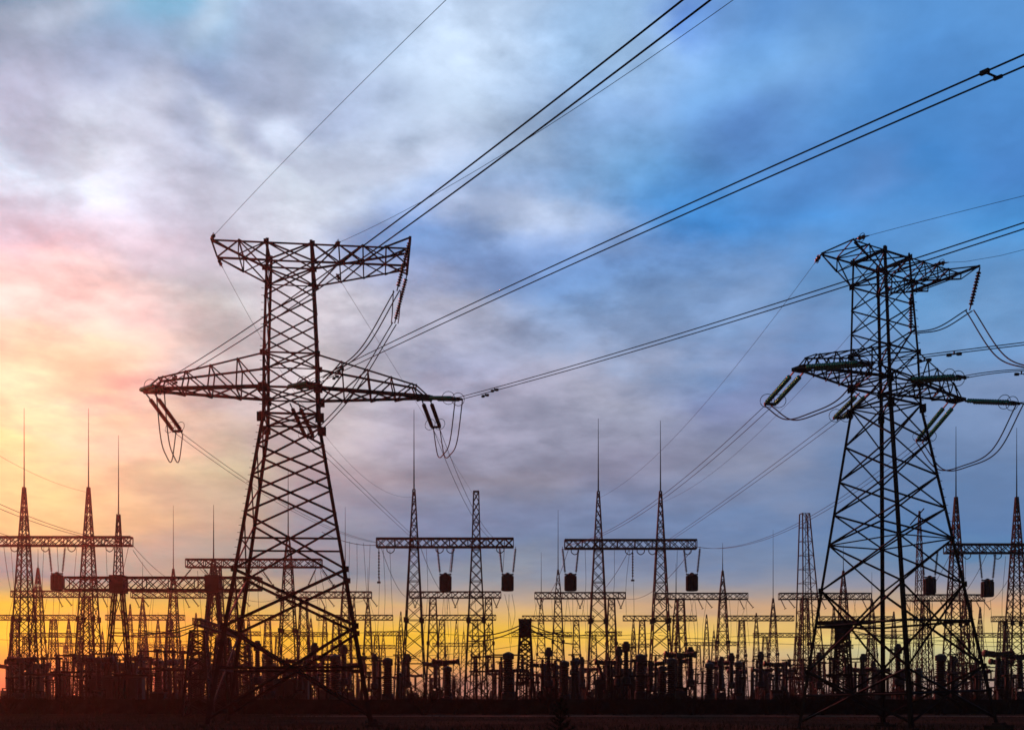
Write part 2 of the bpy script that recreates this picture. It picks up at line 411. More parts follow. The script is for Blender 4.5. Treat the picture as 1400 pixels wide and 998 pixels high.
def pylon(P, label):
    root = empty('pylon', (P['X'], P['Y'], 0))
    root.rotation_euler = Matrix(((math.cos(P['yaw']), -math.sin(P['yaw']), P['lean']), (math.sin(P['yaw']), math.cos(P['yaw']), 0), (0, 0, 1))).to_euler()
    root.rotation_euler = (0, math.atan(P['lean']), 0)
    rot = empty('pylon', (0, 0, 0))
    bpy.data.objects.remove(rot)
    root.rotation_euler = (Matrix.Rotation(math.atan(P['lean']), 3, 'Y') @ Matrix.Rotation(P['yaw'], 3, 'Z')).to_euler()
    tag(root, label, 'pylon', 'lattice transmission pylons in front of the substation')
    s = P['s']
    prof = [(0, P['wbase']), (P['zw'], P['ww']), (P['za'], P['wa']), (P['zb'], P['wb']), (P['zl'], P['wl']), (P['zt'], P['wt'])]
    def hw(z):
        for (z0, w0), (z1, w1) in zip(prof, prof[1:]):
            if z <= z1: return lerp(w0, w1, (z - z0) / (z1 - z0))
        return P['wt']
    def cn(sx, sy, z): w = hw(z); return Vector((sx * w, sy * w, z))
    corners = [(-1, -1), (1, -1), (1, 1), (-1, 1)]
    for sx, sy in corners:                                     # the four legs
        b = MB()
        cut = [0.0, P['levels'][1], P['levels'][2], P['zw'], P['za'], P['zb'], P['zt'] + 0.12]
        ws = [w_ * P['s'] for w_ in (0.25, 0.23, 0.2, 0.17, 0.16, 0.15)]
        for z0, z1, w in zip(cut, cut[1:], ws):
            p, q = cn(sx, sy, z0), cn(sx, sy, min(z1, P['zt'])); q.z = z1
            b.angle(p, q + (q - p).normalized() * 0.1, w, (0, 0, (z0 + z1) / 2))
        for z in (P['levels'][1], P['levels'][2], P['zw'] - .2, P['za'], P['zb'], P['zl'], P['zt']):   # gusset plates
            c = cn(sx, sy, z)
            k = (0.5 if z in (P['zw'] - .2, P['za']) else 0.3) * P['s']
            b.box(c.x - k / 2, c.x + k / 2, c.y - .02 * sy, c.y + .012 * sy, z - k * .55, z + k * .55)
            b.box(c.x - .02 * sx, c.x + .012 * sx, c.y - k / 2, c.y + k / 2, z - k * .55, z + k * .55)
        for z in [P['levels'][1] * 1.5 + i * 0.42 for i in range(int((P['zl'] - P['levels'][1] * 1.5) / 0.42))] if (sx, sy) == P['steps'] else ():
            c = cn(sx, sy, z); b.bar(c, c + Vector((sx * .15, 0, 0)), 0.025)      # climbing pegs
        b.build('leg', 'steel', root)
        ft = MB(); c = cn(sx, sy, 0)
        ft.box(c.x - .5, c.x + .5, c.y - .5, c.y + .5, -.5, .08); ft.box(c.x - .25, c.x + .25, c.y - .25, c.y + .25, .08, .2)
        ft.build('footing', 'concrete', root)
    faces = [((-1, -1), (1, -1)), ((1, -1), (1, 1)), ((1, 1), (-1, 1)), ((-1, 1), (-1, -1))]
    lv = P['levels']
    for a, c in faces:                                         # body bracing, one part for each face
        b = MB()
        for k in range(len(lv) - 1):
            z0, z1 = lv[k], lv[k + 1]
            w = (0.125 if k < 2 else 0.095) * P['s']
            p0, p1, q0, q1 = cn(*a, z0), cn(*a, z1), cn(*c, z0), cn(*c, z1)
            if k == 0: p0, q0 = cn(*a, .45), cn(*c, .45)
            ins = Vector((0, 0, (z0 + z1) / 2))
            b.angle(p0, q1, w, ins); b.angle(q0, p1, w, ins)
            if k in P['mid']:                                  # a level strut through the crossing of the diagonals
                w0, w1 = hw(z0 if k else .45), hw(z1)
                zz = lerp(z0 if k else .45, z1, w0 / (w0 + w1))
                b.angle(cn(*a, zz), cn(*c, zz), w * .9, ins)
            if k in P['ring']:
                b.angle(p1, q1, w * .8, ins)
        b.build('bracing', 'steel', root)
        b = MB()                                               # upper column
        zs = [P['zw'], P['za'], P['zb']] + [lerp(P['zb'], P['zl'], t) for t in (1 / 3, 2 / 3, 1)] + [P['zt']]
        for k in range(len(zs) - 1):
            z0, z1 = zs[k], zs[k + 1]; ins = (0, 0, (z0 + z1) / 2)
            b.angle(cn(*a, z0), cn(*c, z1), .07 * P['s'], ins); b.angle(cn(*c, z0), cn(*a, z1), .07 * P['s'], ins)
            if k in (0, 1, 2, 5): b.angle(cn(*a, z0), cn(*c, z0), .1 * P['s'] if k < 2 else .075 * P['s'], ins)
        b.angle(cn(*a, P['zt']), cn(*c, P['zt']), .11, (0, 0, 0))
        b.build('column_bracing', 'steel', root)
    for z in (P['zw'], P['za'], P['zb'], P['zl'], P['zt']):    # plan bracing inside the body
        dg = MB()
        dg.bar(cn(-1, -1, z), cn(1, 1, z), .08 * P['s']); dg.bar(cn(1, -1, z + .05), cn(-1, 1, z + .05), .08 * P['s'])
        dg.build('plan_bracing', 'steel', root)
    q_ = .92 if P['s'] == 1 else .62            # lighter members on the smaller pylon
    # lower crossarm, left and right
    for sd_, L in ((-1, P['Lll']), (1, P['Llr'])):
        b = MB(); zb, za = P['zb'], P['za']
        tipw = 0.28
        xe = L - 0.85; ze = za + 0.72
        def ch(sy, t):        # bottom chord
            return Vector((sd_ * lerp(P['wa'], L, t), sy * lerp(P['wa'], tipw, t), za))
        def tp(sy, t):        # top chord, up to the knee
            return Vector((sd_ * lerp(P['wb'], xe, t), sy * lerp(P['wb'], tipw + .1, t), lerp(zb, ze, t)))
        st = [0, .22, .46, .68, .88]
        for sy in (-1, 1):
            b.angle(ch(sy, 0), ch(sy, 1), .19 * q_, ch(-sy, .5) + Vector((0, 0, 1)))
            b.angle(tp(sy, 0), tp(sy, 1), .11 * q_, ch(-sy, .5))
            b.angle(tp(sy, 1), ch(sy, 1), .11 * q_, (0, 0, za))
            bp = lambda t: ch(sy, t)
            for i in range(1, 5):
                tt = st[i] / .92
                b.bar(ch(sy, st[i]), tp(sy, min(tt, 1)), .085 * q_)
                b.bar(tp(sy, min(tt, 1)), ch(sy, st[i - 1]), .08 * q_)
        for i in range(5):
            b.bar(ch(-1, st[i]), ch(1, st[i]), .09 * q_)
            if i: b.bar(tp(-1, st[i] / .92 if st[i] < .85 else 1), tp(1, st[i] / .92 if st[i] < .85 else 1), .08 * q_)
            nx = st[i + 1] if i < 4 else .99
            b.bar(ch(-1, st[i]) + Vector((0, 0, .04)), ch(1, nx) + Vector((0, 0, .04)), .085 * q_)
            b.bar(ch(1, st[i]) - Vector((0, 0, .04)), ch(-1, nx) - Vector((0, 0, .04)), .085 * q_)
        b.box(min(sd_ * (L - .5), sd_ * (L + .12)), max(sd_ * (L - .5), sd_ * (L + .12)), -tipw - .1, tipw + .1, za - .07, za + .1)
        b.build('lower_crossarm', 'steel', root)
    for sd_, L in ((-1, P['Lul']), (1, P['Lur'])):             # upper crossarm: flat top, bottom chords rising to the tip
        b = MB(); zt, zl, wt, wl = P['zt'], P['zl'], P['wt'], P['wl']
        T = lambda sy, t: Vector((sd_ * lerp(wt, L, t), sy * wt, zt))
        B = lambda sy, t: Vector((sd_ * lerp(wl, L - .05, t), sy * lerp(wl, wt, t), lerp(zl, zt - (.1 if sd_ < 0 else .35), t)))
        st = [0, .5, 1] if sd_ < 0 else [0, .27, .52, .76, 1]
        for sy in (-1, 1):
            b.angle(T(sy, 0), T(sy, 1), .12 * q_, (sd_ * 3, 0, zl)); b.angle(B(sy, 0), B(sy, 1), .11 * q_, (sd_ * 3, 0, zt))
            for i in range(1, len(st)):
                if i < len(st) - 1 or sd_ > 0: b.bar(T(sy, st[i]), B(sy, st[i]), .07 * q_)
                b.bar(T(sy, st[i]), B(sy, st[i - 1]), .08 * q_)
                if i < len(st) - 1: b.bar(T(sy, st[i - 1]), B(sy, st[i]), .06 * q_)
        for i in range(len(st)):
            b.bar(T(-1, st[i]) + Vector((0, 0, .03)), T(1, st[i]) + Vector((0, 0, .03)), .09 * q_)
            if i < len(st) - 1:
                b.bar(T(-1, st[i]), T(1, st[i + 1]), .075 * q_); b.bar(T(1, st[i]) + Vector((0, 0, .05)), T(-1, st[i + 1]) + Vector((0, 0, .05)), .075 * q_)
                b.bar(B(-1, st[i]), B(1, st[i]), .075 * q_)
        if sd_ > 0:                                            # cross bar from which the jumper strings hang
            b.bar((L, -P['bar'], zt), (L, P['bar'], zt), .16 * q_, .18 * q_, True)
            for sy in (-1, 1):
                b.bar((L, sy * P['bar'], zt), T(sy, st[-2]), .09 * q_)
                b.bar((L, sy * P['bar'], zt + .02), B(sy, 1), .07 * q_)
        b.build('upper_crossarm', 'steel', root)
    mw = Matrix.Translation(root.location) @ root.rotation_euler.to_matrix().to_4x4()
    root_w = lambda x, y, z: mw @ Vector((x, y, z))
    return root, root_w


base = dict(wt=1.311, wl=1.406, wb=1.562, wa=1.586, ww=1.624, wbase=4.573, Lul=4.422, Lur=6.924, Lll=8.427, Llr=8.166, bar=2.75)
PA = dict(base, s=1, X=-12.822, Y=64.869, yaw=R(7.493), lean=-0.009, zt=27.952, zl=26.422, zb=21.481, za=19.478, zw=17.954,
          levels=[0, 5.6, 8.85, 12.1, 14.3, 16.1, 17.954], mid=(0, 2), ring=(), steps=(-1, -1))
k = 0.77
PB = dict({a: b * k for a, b in base.items()}, s=k, X=19.834, Y=56.635, yaw=R(33.815), lean=-0.032, zt=24.183, zl=22.934, zb=19.294, za=17.694, zw=16.592,
          levels=[0, 3.1, 7.3, 9.65, 11.2, 12.9, 14.7, 16.592], mid=(0, 1), ring=(2,), steps=(1, -1))
pylon_a, WA = pylon(PA, 'rust-red lattice pylon seen square on, standing in front of the left half of the substation')
pylon_b, WB = pylon(PB, 'dark lattice pylon turned corner-on, standing in front of the right half of the substation')

# ------------------------------------------------------------------ insulators and wires
D1 = Vector((0.49, -0.872, 0)).normalized()        # the line leaves over the photographer's right shoulder


def on_plane(P0, d, px, py):
    """where the vertical plane through P0 along d meets the line of sight px, py"""
    k_ = (px - 700.0) / F
    t = (k_ * P0.y - P0.x) / (d.x - k_ * d.y)
    return at(px, py, P0.y + d.y * t)


def fit_z(ts, zs, deg):
    """least squares polynomial without constant"""
    n = deg
    A = [[sum(t ** (i + j + 2) for t in ts) for j in range(n)] for i in range(n)]
    b = [sum(z * t ** (i + 1) for t, z in zip(ts, zs)) for i in range(n)]
    for i in range(n):
        p = A[i][i]
        for j in range(i, n): A[i][j] /= p
        b[i] /= p
        for r in range(n):
            if r != i:
                q = A[r][i]
                for j in range(i, n): A[r][j] -= q * A[i][j]
                b[r] -= q * b[i]
    return b


def span_pts(P0, P1=None, d=None, pix=(), t_end=None, sag=None, n=40):
    """points of a hanging wire in the vertical plane from P0: through P1 and/or the sight lines pix"""
    if P1 is not None:
        d = Vector((P1.x - P0.x, P1.y - P0.y, 0)); t_end = d.length; d.normalize()
    ts, zs = [], []
    for (px, py) in pix:
        q = on_plane(P0, d, px, py)
        ts.append((q.x - P0.x) * d.x + (q.y - P0.y) * d.y); zs.append(q.z - P0.z)
    if P1 is not None:
        for _ in range(60 if pix else 1): ts.append(t_end); zs.append(P1.z - P0.z)
    if sag is not None and P1 is not None:
        ts.append(t_end / 2); zs.append((P1.z - P0.z) / 2 - sag)
    c = fit_z(ts, zs, min(2, len(ts) if len(ts) < 2 else 2))
    pts = []
    for i in range(n + 1):
        t = t_end * i / n
        pts.append(P0 + d * t + Vector((0, 0, sum(ci * t ** (j + 1) for j, ci in enumerate(c)))))
    return pts


def shift(pts, off):
    a = (pts[-1] - pts[0]); a.z = 0
    s = Vector((a.y, -a.x, 0)).normalized()
    return [p + s * off for p in pts]


def wire(name, pts, r, label, cat, group, fittings=()):
    m = MB(); m.tube(pts, r, 5)
    o = m.build(name, 'wire', smooth=True)
    tag(o, label, cat, group)
    for (kind, i) in fittings:
        p = pts[i]; a = (pts[min(i + 1, len(pts) - 1)] - pts[i - 1]).normalized(); s = a.cross(Vector((0, 0, 1))).normalized()
        f = MB()
        if kind == 'spacer':
            f.bar(p, p + s * 0.42, .03, .035, True); f.bar(p - a * .1, p + a * .1, .06, .06, True); f.bar(p + s * .42 - a * .1, p + s * .42 + a * .1, .08, .08, True)
        else:
            c = p - Vector((0, 0, .14))
            f.bar(p, c, .05); f.bar(c - a * .3, c + a * .3, .03); f.bar(c - a * .34, c - a * .16, .12, .12, True); f.bar(c + a * .16, c + a * .34, .12, .12, True)
        f.build(kind, 'rod', o)
    return o


def disc_profile(L, r, pitch=0.155, core=0.05):
    prof = []; n = max(3, int(L / pitch)); pt = L / n
    for i in range(n):
        z = i * pt
        prof += [(z, core), (z + pt * .18, core * 1.6), (z + pt * .42, r), (z + pt * .62, r * .93), (z + pt * .66, core * 1.2)]
    prof.append((L, core))
    return prof


def insulator(P, Q, label, group, double=True, mat='glass', link=0.55, tail=0.5, gap=0.5, r=0.13, rings=True):
    """tension or suspension string from P to Q; a double string has two disc columns, yokes and arcing rings"""
    P = Vector(P); Q = Vector(Q)
    root = empty('insulator_string', P)
    tag(root, label, 'insulator', group)
    a = (Q - P); L = a.length; a.normalize()
    s = a.cross(Vector((0, 0, 1)))
    s = s.normalized() if s.length > .05 else Vector((1, 0, 0))
    offs = (-gap / 2, gap / 2) if double else (0,)
    for o_ in offs:
        b = MB(); b.lathe(disc_profile(L - link - tail, r), s * o_ + a * link, a, 10)
        b.build('disc_column', mat, root, smooth=True)
        for p_, q_ in ((s * o_, s * o_ + a * link), (s * o_ + a * (L - tail), s * (o_ * .7) + a * L)):
            lk = MB(); lk.bar(p_, q_, .06); lk.build('link', 'rod', root)
    if double:
        y = MB(); y.bar(s * (-gap / 2 - .08) + a * (L - tail * .6), s * (gap / 2 + .08) + a * (L - tail * .6), .08, .14, True)
        y.build('yoke', 'rod', root)
    if rings:
        for o_ in offs:
            q = MB(); q.ring(s * (o_ * 1.25) + a * (L - tail - .25), s * .35 + a, .36, .018)
            q.build('arcing_ring', 'rod', root)
    return root


# positions: G1 and G2 are the two complete portals behind the gap between the pylons
ROW = 128.0
g1 = [at(519, 742, ROW), at(573, 742, ROW), at(690, 742, ROW)]
g2 = [at(776, 745, ROW), at(905, 745, ROW), at(950, 747, ROW)]
CON_R, GW_R = 0.021, 0.011


def line_side(Wf, P, who, near_px, far_px, targets, names, str_near, str_far, near_len):
    """three phases of one pylon: strings, twin conductors on both sides; returns clamp points"""
    res = {}
    att_near = [Wf(-P['Lll'], -.2, P['za'] - .05), Wf(0, -P['wa'] - .1, P['za'] - .05), Wf(P['Llr'], -.2, P['za'] - .05)]
    att_far = [Wf(-P['Lll'] + .25, .2, P['za'] - .05), Wf(0, P['wa'] + .1, P['za'] - .05), Wf(P['Llr'] - .25, .2, P['za'] - .05)]
    for i in range(3):
        A = att_near[i]
        q = on_plane(A, D1, *str_near[i])
        u = (q - A).normalized(); E = A + u * near_len[i]
        insulator(A, E, f'{names[i][0]} {who}', f'tension insulators of the {who}', True, 'glass' if True else '')
        pts = span_pts(E, d=D1, pix=near_px[i], t_end=130, n=280)
        fit = [[('damper', 6)], [('damper', 10)]]
        if i == 1 and P is PA: fit[0].append(('spacer', 91))
        for j, off in enumerate((-.21, .21)):
            wire('conductor', shift(pts, off), CON_R, f'{("upper", "lower")[j]} wire of the {names[i][1]} {who}', 'power line', f'twin conductors of the {who}', fit[j])
        B = att_far[i]; tgt = targets[i]
        d = Vector((tgt.x - B.x, tgt.y - B.y, 0)).normalized()
        q = on_plane(B, d, *str_far[i]); u = (q - B).normalized(); E2 = B + u * 4.6
        insulator(B, E2, f'{names[i][2]} {who}', f'tension insulators of the {who}', True, 'brown_glass' if P is PA else 'glass', link=.7)
        pts2 = span_pts(E2, P1=tgt, pix=far_px[i], n=36)
        for j, off in enumerate((-.21, .21)):
            wire('conductor', shift(pts2, off), CON_R * .85, f'{("left", "right")[1 - j]} wire of the {names[i][3]} {who}', 'power line', f'twin conductors of the {who}')
        res[i] = (E, E2, pts, pts2)
    return res


LA = line_side(WA, PA, 'red pylon',
    near_px=[[(430, 397), (508, 330), (955, 0)], [(540, 470), (1000, 258), (1400, 84)], [(900, 468), (1150, 390), (1400, 309)]],
    far_px=[[(331, 648), (431, 716)], [(480, 650), (540, 714)], [(640, 690), (668, 730)]],
    targets=g1,
    names=[('string lying along the left arm tip of the', 'pair rising from the left arm of the', 'double string drooping under the left arm tip of the', 'pair falling from the left arm tip of the'),
           ('string leaving the middle of the near face of the', 'pair rising from the body of the', 'double string sloping down inside the waist of the', 'pair falling from the waist of the'),
           ('string pointing right off the right arm tip of the', 'pair rising from the right arm tip of the', 'double string drooping under the right arm tip of the', 'pair falling from the right arm tip of the')],
    str_near=[(240, 521), (438, 522), (632, 545)], str_far=[(238, 583), (424, 599), (603, 603)], near_len=(4.4, 4.2, 3.9))
LB = line_side(WB, PB, 'dark pylon',
    near_px=[[(1262, 487), (1400, 470)], [(1345, 511), (1400, 506)], [(1420, 550), (1500, 540)]],
    far_px=[[(980, 622), (827, 728)], [(1005, 680), (940, 718)], [(1130, 704), (986, 742)]],
    targets=g2,
    names=[('green string running along the left arm of the', 'pair leaving the left arm string of the', 'double string drooping left of the left arm tip of the', 'pair falling from the left arm tip of the'),
           ('green string with rings right of the waist of the', 'pair leaving the body of the', 'double string sloping down left of the waist of the', 'pair falling from the waist of the'),
           ('green string at the right arm tip of the', 'pair leaving the right arm tip of the', 'double string drooping under the right arm tip of the', 'pair falling from the right arm tip of the')],
    str_near=[(1206, 495), (1322, 515), (1392, 551)], str_far=[(1056, 549), (1146, 572), (1266, 594)], near_len=(4.3, 3.6, 3.7))


def curve_pts(ps, n=24):
    """smooth curve through ps (Catmull-Rom)"""
    ps = [Vector(p) for p in ps]; ps = [ps[0] * 2 - ps[1]] + ps + [ps[-1] * 2 - ps[-2]]
    o = []
    for i in range(1, len(ps) - 2):
        a, b, c, d = ps[i - 1:i + 3]
        for j in range(n):
            t = j / n
            o.append(((b * 2) + (c - a) * t + (a * 2 - b * 5 + c * 4 - d) * t * t + (b * 3 - a - c * 3 + d) * t ** 3) * .5)
    o.append(ps[-2])
    return o


def jumper(ps, label, group, off=.21):
    c = curve_pts(ps, 12)
    for j, s in enumerate((-off, off)):
        wire('jumper_wire', shift(c, s), .034, f'{("first", "second")[j]} wire of the {label}' if False else f'{("nearer", "farther")[j]} wire of the {label}', 'power line', group)


def droop(a, b, dz):
    m = (a + b) / 2
    return [a, lerp(a, m, .45) - Vector((0, 0, dz * .86)), m - Vector((0, 0, dz)), lerp(b, m, .45) - Vector((0, 0, dz * .86)), b]


for L_, Wf, P, who, gsize in ((LA, WA, PA, 'red pylon', (2.6, 2.4)), (LB, WB, PB, 'dark pylon', (1.3, 2.3))):
    jumper(droop(L_[0][0], L_[0][1], gsize[0]), f'slack loop under the left arm of the {who}', f'jumper loops of the {who}')
    jumper(droop(L_[2][0], L_[2][1], gsize[1]), f'slack loop under the right arm of the {who}', f'jumper loops of the {who}')
    # jumper strings on the cross bar of the upper arm
    b1 = Wf(P['Lur'], -P['bar'], P['zt'] - .1); b2 = Wf(P['Lur'], P['bar'], P['zt'] - .1)
    ln = 3.0 if P is PA else 2.2
    lean_ = Vector((-.75, -.1, 0)) if P is PA else Vector((-.5, .1, 0))
    e1 = b1 + (Vector((0, 0, -ln)) + lean_); e2 = b2 + (Vector((0, 0, -ln)) + (lean_ if P is PA else Vector((0, 0, 0))))
    insulator(b1, e1, f'nearer hanging string on the upper arm cross bar of the {who}', f'hanging jumper strings of the {who}', False, 'brown_glass', .2, .25, rings=False)
    insulator(b2, e2, f'farther hanging string on the upper arm cross bar of the {who}', f'hanging jumper strings of the {who}', False, 'brown_glass', .2, .25, rings=False)
    E, E2 = L_[1][0], L_[1][1]
    n1 = L_[1][2][4 if P is PA else 8]
    jumper([n1, lerp(n1, e1, .5) - Vector((0, 0, .9)), e1], f'jumper climbing to the nearer hanging string of the {who}', f'jumper loops of the {who}')
    jumper([e1, (e1 + e2) / 2 - Vector((0, 0, .35)), e2], f'jumper between the two hanging strings of the {who}', f'jumper loops of the {who}')
    jumper([e2, lerp(e2, E2, .5) - Vector((0, 0, .7)), E2], f'jumper dropping from the farther hanging string of the {who}', f'jumper loops of the {who}')

# earth wires
def earth(P0, label_s, label_w, who, d=None, pix=(), P1=None, t_end=120):
    pts = span_pts(P0, P1=P1, d=d, pix=pix, t_end=t_end, n=60)
    a = (pts[2] - pts[0]).normalized()
    root = empty('earth_wire_insulator', P0)
    tag(root, label_s, 'insulator', f'earth wire insulators of the {who}')
    b = MB(); b.lathe([(0, .02), (.3, .03), (.34, .1), (.42, .11), (.5, .04), (.56, .1), (.64, .11), (.72, .04), (1.0, .02)], (0, 0, 0), a, 10)
    b.build('disc', 'brown_glass', root, smooth=True)
    h = MB(); h.bar(a * .1, a * .3, .07); h.ring(a * .52, a.cross(Vector((0, 0, 1))), .2, .015); h.build('horn', 'rod', root)
    wire('earth_wire', [P0 + a * .95] + [p for p in pts if (p - P0).length > 1.0], GW_R, label_w, 'power line', f'earth wires of the {who}')


MT = {566: at(566, 679, ROW), 651: at(651, 682, ROW), 818: at(818, 681, ROW), 903: at(903, 687, ROW), 121: at(121, 674, ROW)}
earth(WA(-PA['Lul'], -PA['wt'], PA['zt']), 'small insulator on the near left corner of the red pylon top', 'thin earth wire rising from the top left corner of the red pylon', 'red pylon', d=D1, pix=[(450, 158), (610, 0)])
earth(WA(2.6, -PA['wt'], PA['zt']), 'small insulator on the near edge of the red pylon right upper arm', 'thin earth wire rising from the right upper arm of the red pylon', 'red pylon', d=D1, pix=[(750, 172), (1003, 0)])
earth(WA(-PA['Lul'], PA['wt'], PA['zt']), 'small insulator on the far left corner of the red pylon top', 'thin earth wire falling from the red pylon left corner to the spiked mast', 'red pylon', P1=MT[566], pix=[(345, 440), (456, 612), (500, 652)])
earth(WA(2.6, PA['wt'], PA['zt'] - .7), 'small insulator on the far edge of the red pylon right upper arm', 'thin earth wire falling past the red pylon right arm to the flat-topped mast', 'red pylon', P1=MT[651], pix=[(552, 520), (575, 562)])
earth(WB(-PB['Lul'], -PB['wt'], PB['zt']), 'small insulator on the highest corner of the dark pylon top', 'thin earth wire leaving the highest corner of the dark pylon to the right', 'dark pylon', d=D1, pix=[(1300, 293), (1400, 268)])
earth(WB(PB['Lur'] * .55, -PB['wt'], PB['zt']), 'small insulator on the near edge of the dark pylon upper arm', 'thin earth wire leaving the long upper arm of the dark pylon', 'dark pylon', d=D1, pix=[(1340, 355), (1400, 342)])
earth(WB(-PB['Lul'], PB['wt'], PB['zt']), 'small insulator hanging off the left corner of the dark pylon top', 'thin earth wire falling from the dark pylon left corner to the gantry left spike', 'dark pylon', P1=MT[818], pix=[(980, 530), (880, 640)])
earth(WB(PB['Lur'] * .4, PB['wt'], PB['zt'] - .6), 'small insulator on the far edge of the dark pylon upper arm', 'thin earth wire falling behind the dark pylon to the gantry right spike', 'dark pylon', P1=MT[903], pix=[(1100, 533), (980, 639)])

# ------------------------------------------------------------------ portals (gantries)
def column_mesh(h0, h1, wb_, w0, w1, panels, up_panels, leg=.14, br=.072):
    """tapering lattice mast: base half-width wb_, half-width w0 at h0 (beam), w1 at h1 (top)"""
    b = MB()
    def hw(z): return lerp(wb_, w0, z / h0) if z <= h0 else lerp(w0, w1, (z - h0) / (h1 - h0))
    zs = [0]
    for i in range(panels): zs.append(h0 * (1 - (1 - (i + 1) / panels) ** 1.25))
    if up_panels: zs += [lerp(h0, h1, (i + 1) / up_panels) for i in range(up_panels)]
    cs = [(-1, -1), (1, -1), (1, 1), (-1, 1)]
    pt = lambda c, z: Vector((c[0] * hw(z), c[1] * hw(z), z))
    for c in cs:
        b.bar(pt(c, 0), pt(c, h0), leg)
        if up_panels: b.bar(pt(c, h0), pt(c, h1), leg * .85)
    for k in range(len(zs) - 1):
        for i in range(4):
            a, c = cs[i], cs[(i + 1) % 4]
            b.bar(pt(a, zs[k]), pt(c, zs[k + 1]), br); b.bar(pt(c, zs[k]), pt(a, zs[k + 1]), br)
            if k % 3 == 2: b.bar(pt(a, zs[k + 1]), pt(c, zs[k + 1]), br)
    if panels > 8:                        # gusset plates where the mast is spliced
        z = zs[panels // 2]
        for c in cs:
            p = pt(c, z); b.box(p.x - .22, p.x + .22, p.y - .05, p.y + .05, z - .3, z + .3)
    w = hw(h1)
    b.box(-w - .06, w + .06, -w - .06, w + .06, h1, h1 + .08)
    return b


def beam_mesh(L, h=1.0, d=0.9, chord=.17, br=.09, pitch=1.1):
    b = MB(); n = max(3, round(L / pitch)); h2, d2 = h / 2, d / 2
    for sy in (-1, 1):
        for sz in (-1, 1): b.bar((-L / 2, sy * d2, sz * h2), (L / 2, sy * d2, sz * h2), chord, None, True)
    for i in range(n + 1):
        x = -L / 2 + L * i / n
        if i % 2 == 0 or i == n:
            for sy in (-1, 1): b.bar((x, sy * d2, -h2), (x, sy * d2, h2), br)
        for sz in (-1, 1): b.bar((x, -d2, sz * h2), (x, d2, sz * h2), br)
        if i < n:
            x1 = x + L / n
            for sy in (-1, 1):
                b.bar((x, sy * d2, -h2), (x1, sy * d2, h2), br); b.bar((x, sy * d2, h2), (x1, sy * d2, -h2), br)
            for sz in (-1, 1): b.bar((x, -d2, sz * h2), (x1, d2, sz * h2), br)
    return b


def take_mesh(b, name, mat='steel'):
    o = b.build(name, mat); me = o.data; bpy.data.objects.remove(o); return me


H0 = 19.0
ME = {
    'spiked': take_mesh(column_mesh(H0, 25.0, 1.42, .46, .12, 13, 6), 'column'),
    'flat': take_mesh(column_mesh(H0, 24.8, 1.42, .46, .30, 13, 5), 'column'),
    'short': take_mesh(column_mesh(H0 - .5, H0 - .45, 1.42, .46, .46, 13, 0), 'column'),
    'tall': take_mesh(column_mesh(H0, 22.5, 1.42, .46, .12, 13, 4), 'column'),
    'far_spiked': take_mesh(column_mesh(H0, 23.4, 1.45, .5, .1, 10, 3, .17, .085), 'column'),
    'far_short': take_mesh(column_mesh(H0 - .5, H0 - .45, 1.3, .5, .5, 10, 0, .17, .085), 'column'),
    'beam': take_mesh(beam_mesh(16.0), 'beam'),
    'far_beam': take_mesh(beam_mesh(16.0, 1.05, .9, .17, .09, 1.25), 'beam'),
}
rd = MB(); rd.tube([(0, 0, 0), (0, 0, 4), (0, 0, 10)], .085, 6, .025); ME['rod'] = take_mesh(rd, 'lightning_rod', 'rod')


def gantry(x0, x1, ybeam, D, posts, label, group, far=False):
    """portal seen square on: beam from x0 to x1 (px) at row ybeam; posts: (px, kind, top row of the spike or None)"""
    zb = ZC + (HY - ybeam) / F * D
    xm = ((x0 + x1) / 2 - 700) / F * D
    root = empty('gantry', (xm, D, 0)); tag(root, label, 'gantry', group)
    L = (x1 - x0) / F * D
    bm = instance('beam', ME['far_beam' if far else 'beam'], root, (0, 0, zb), (L / 16.0, 1, 1))
    sz = zb / H0
    tops = {'spiked': 25.0, 'flat': 24.8, 'short': 18.6, 'tall': 22.5, 'far_spiked': 23.4, 'far_short': 18.6}
    for (px, kind, spike) in posts:
        X = (px - 700) / F * D - xm
        instance('column', ME[kind], root, (X, 0, 0), (1, 1, sz))
        if spike:
            zt = tops[kind] * sz; ztip = ZC + (HY - spike) / F * D
            instance('lightning_rod', ME['rod'], root, (X, 0, zt), (1, 1, max(.2, (ztip - zt) / 10.0)))
    return root, zb, L


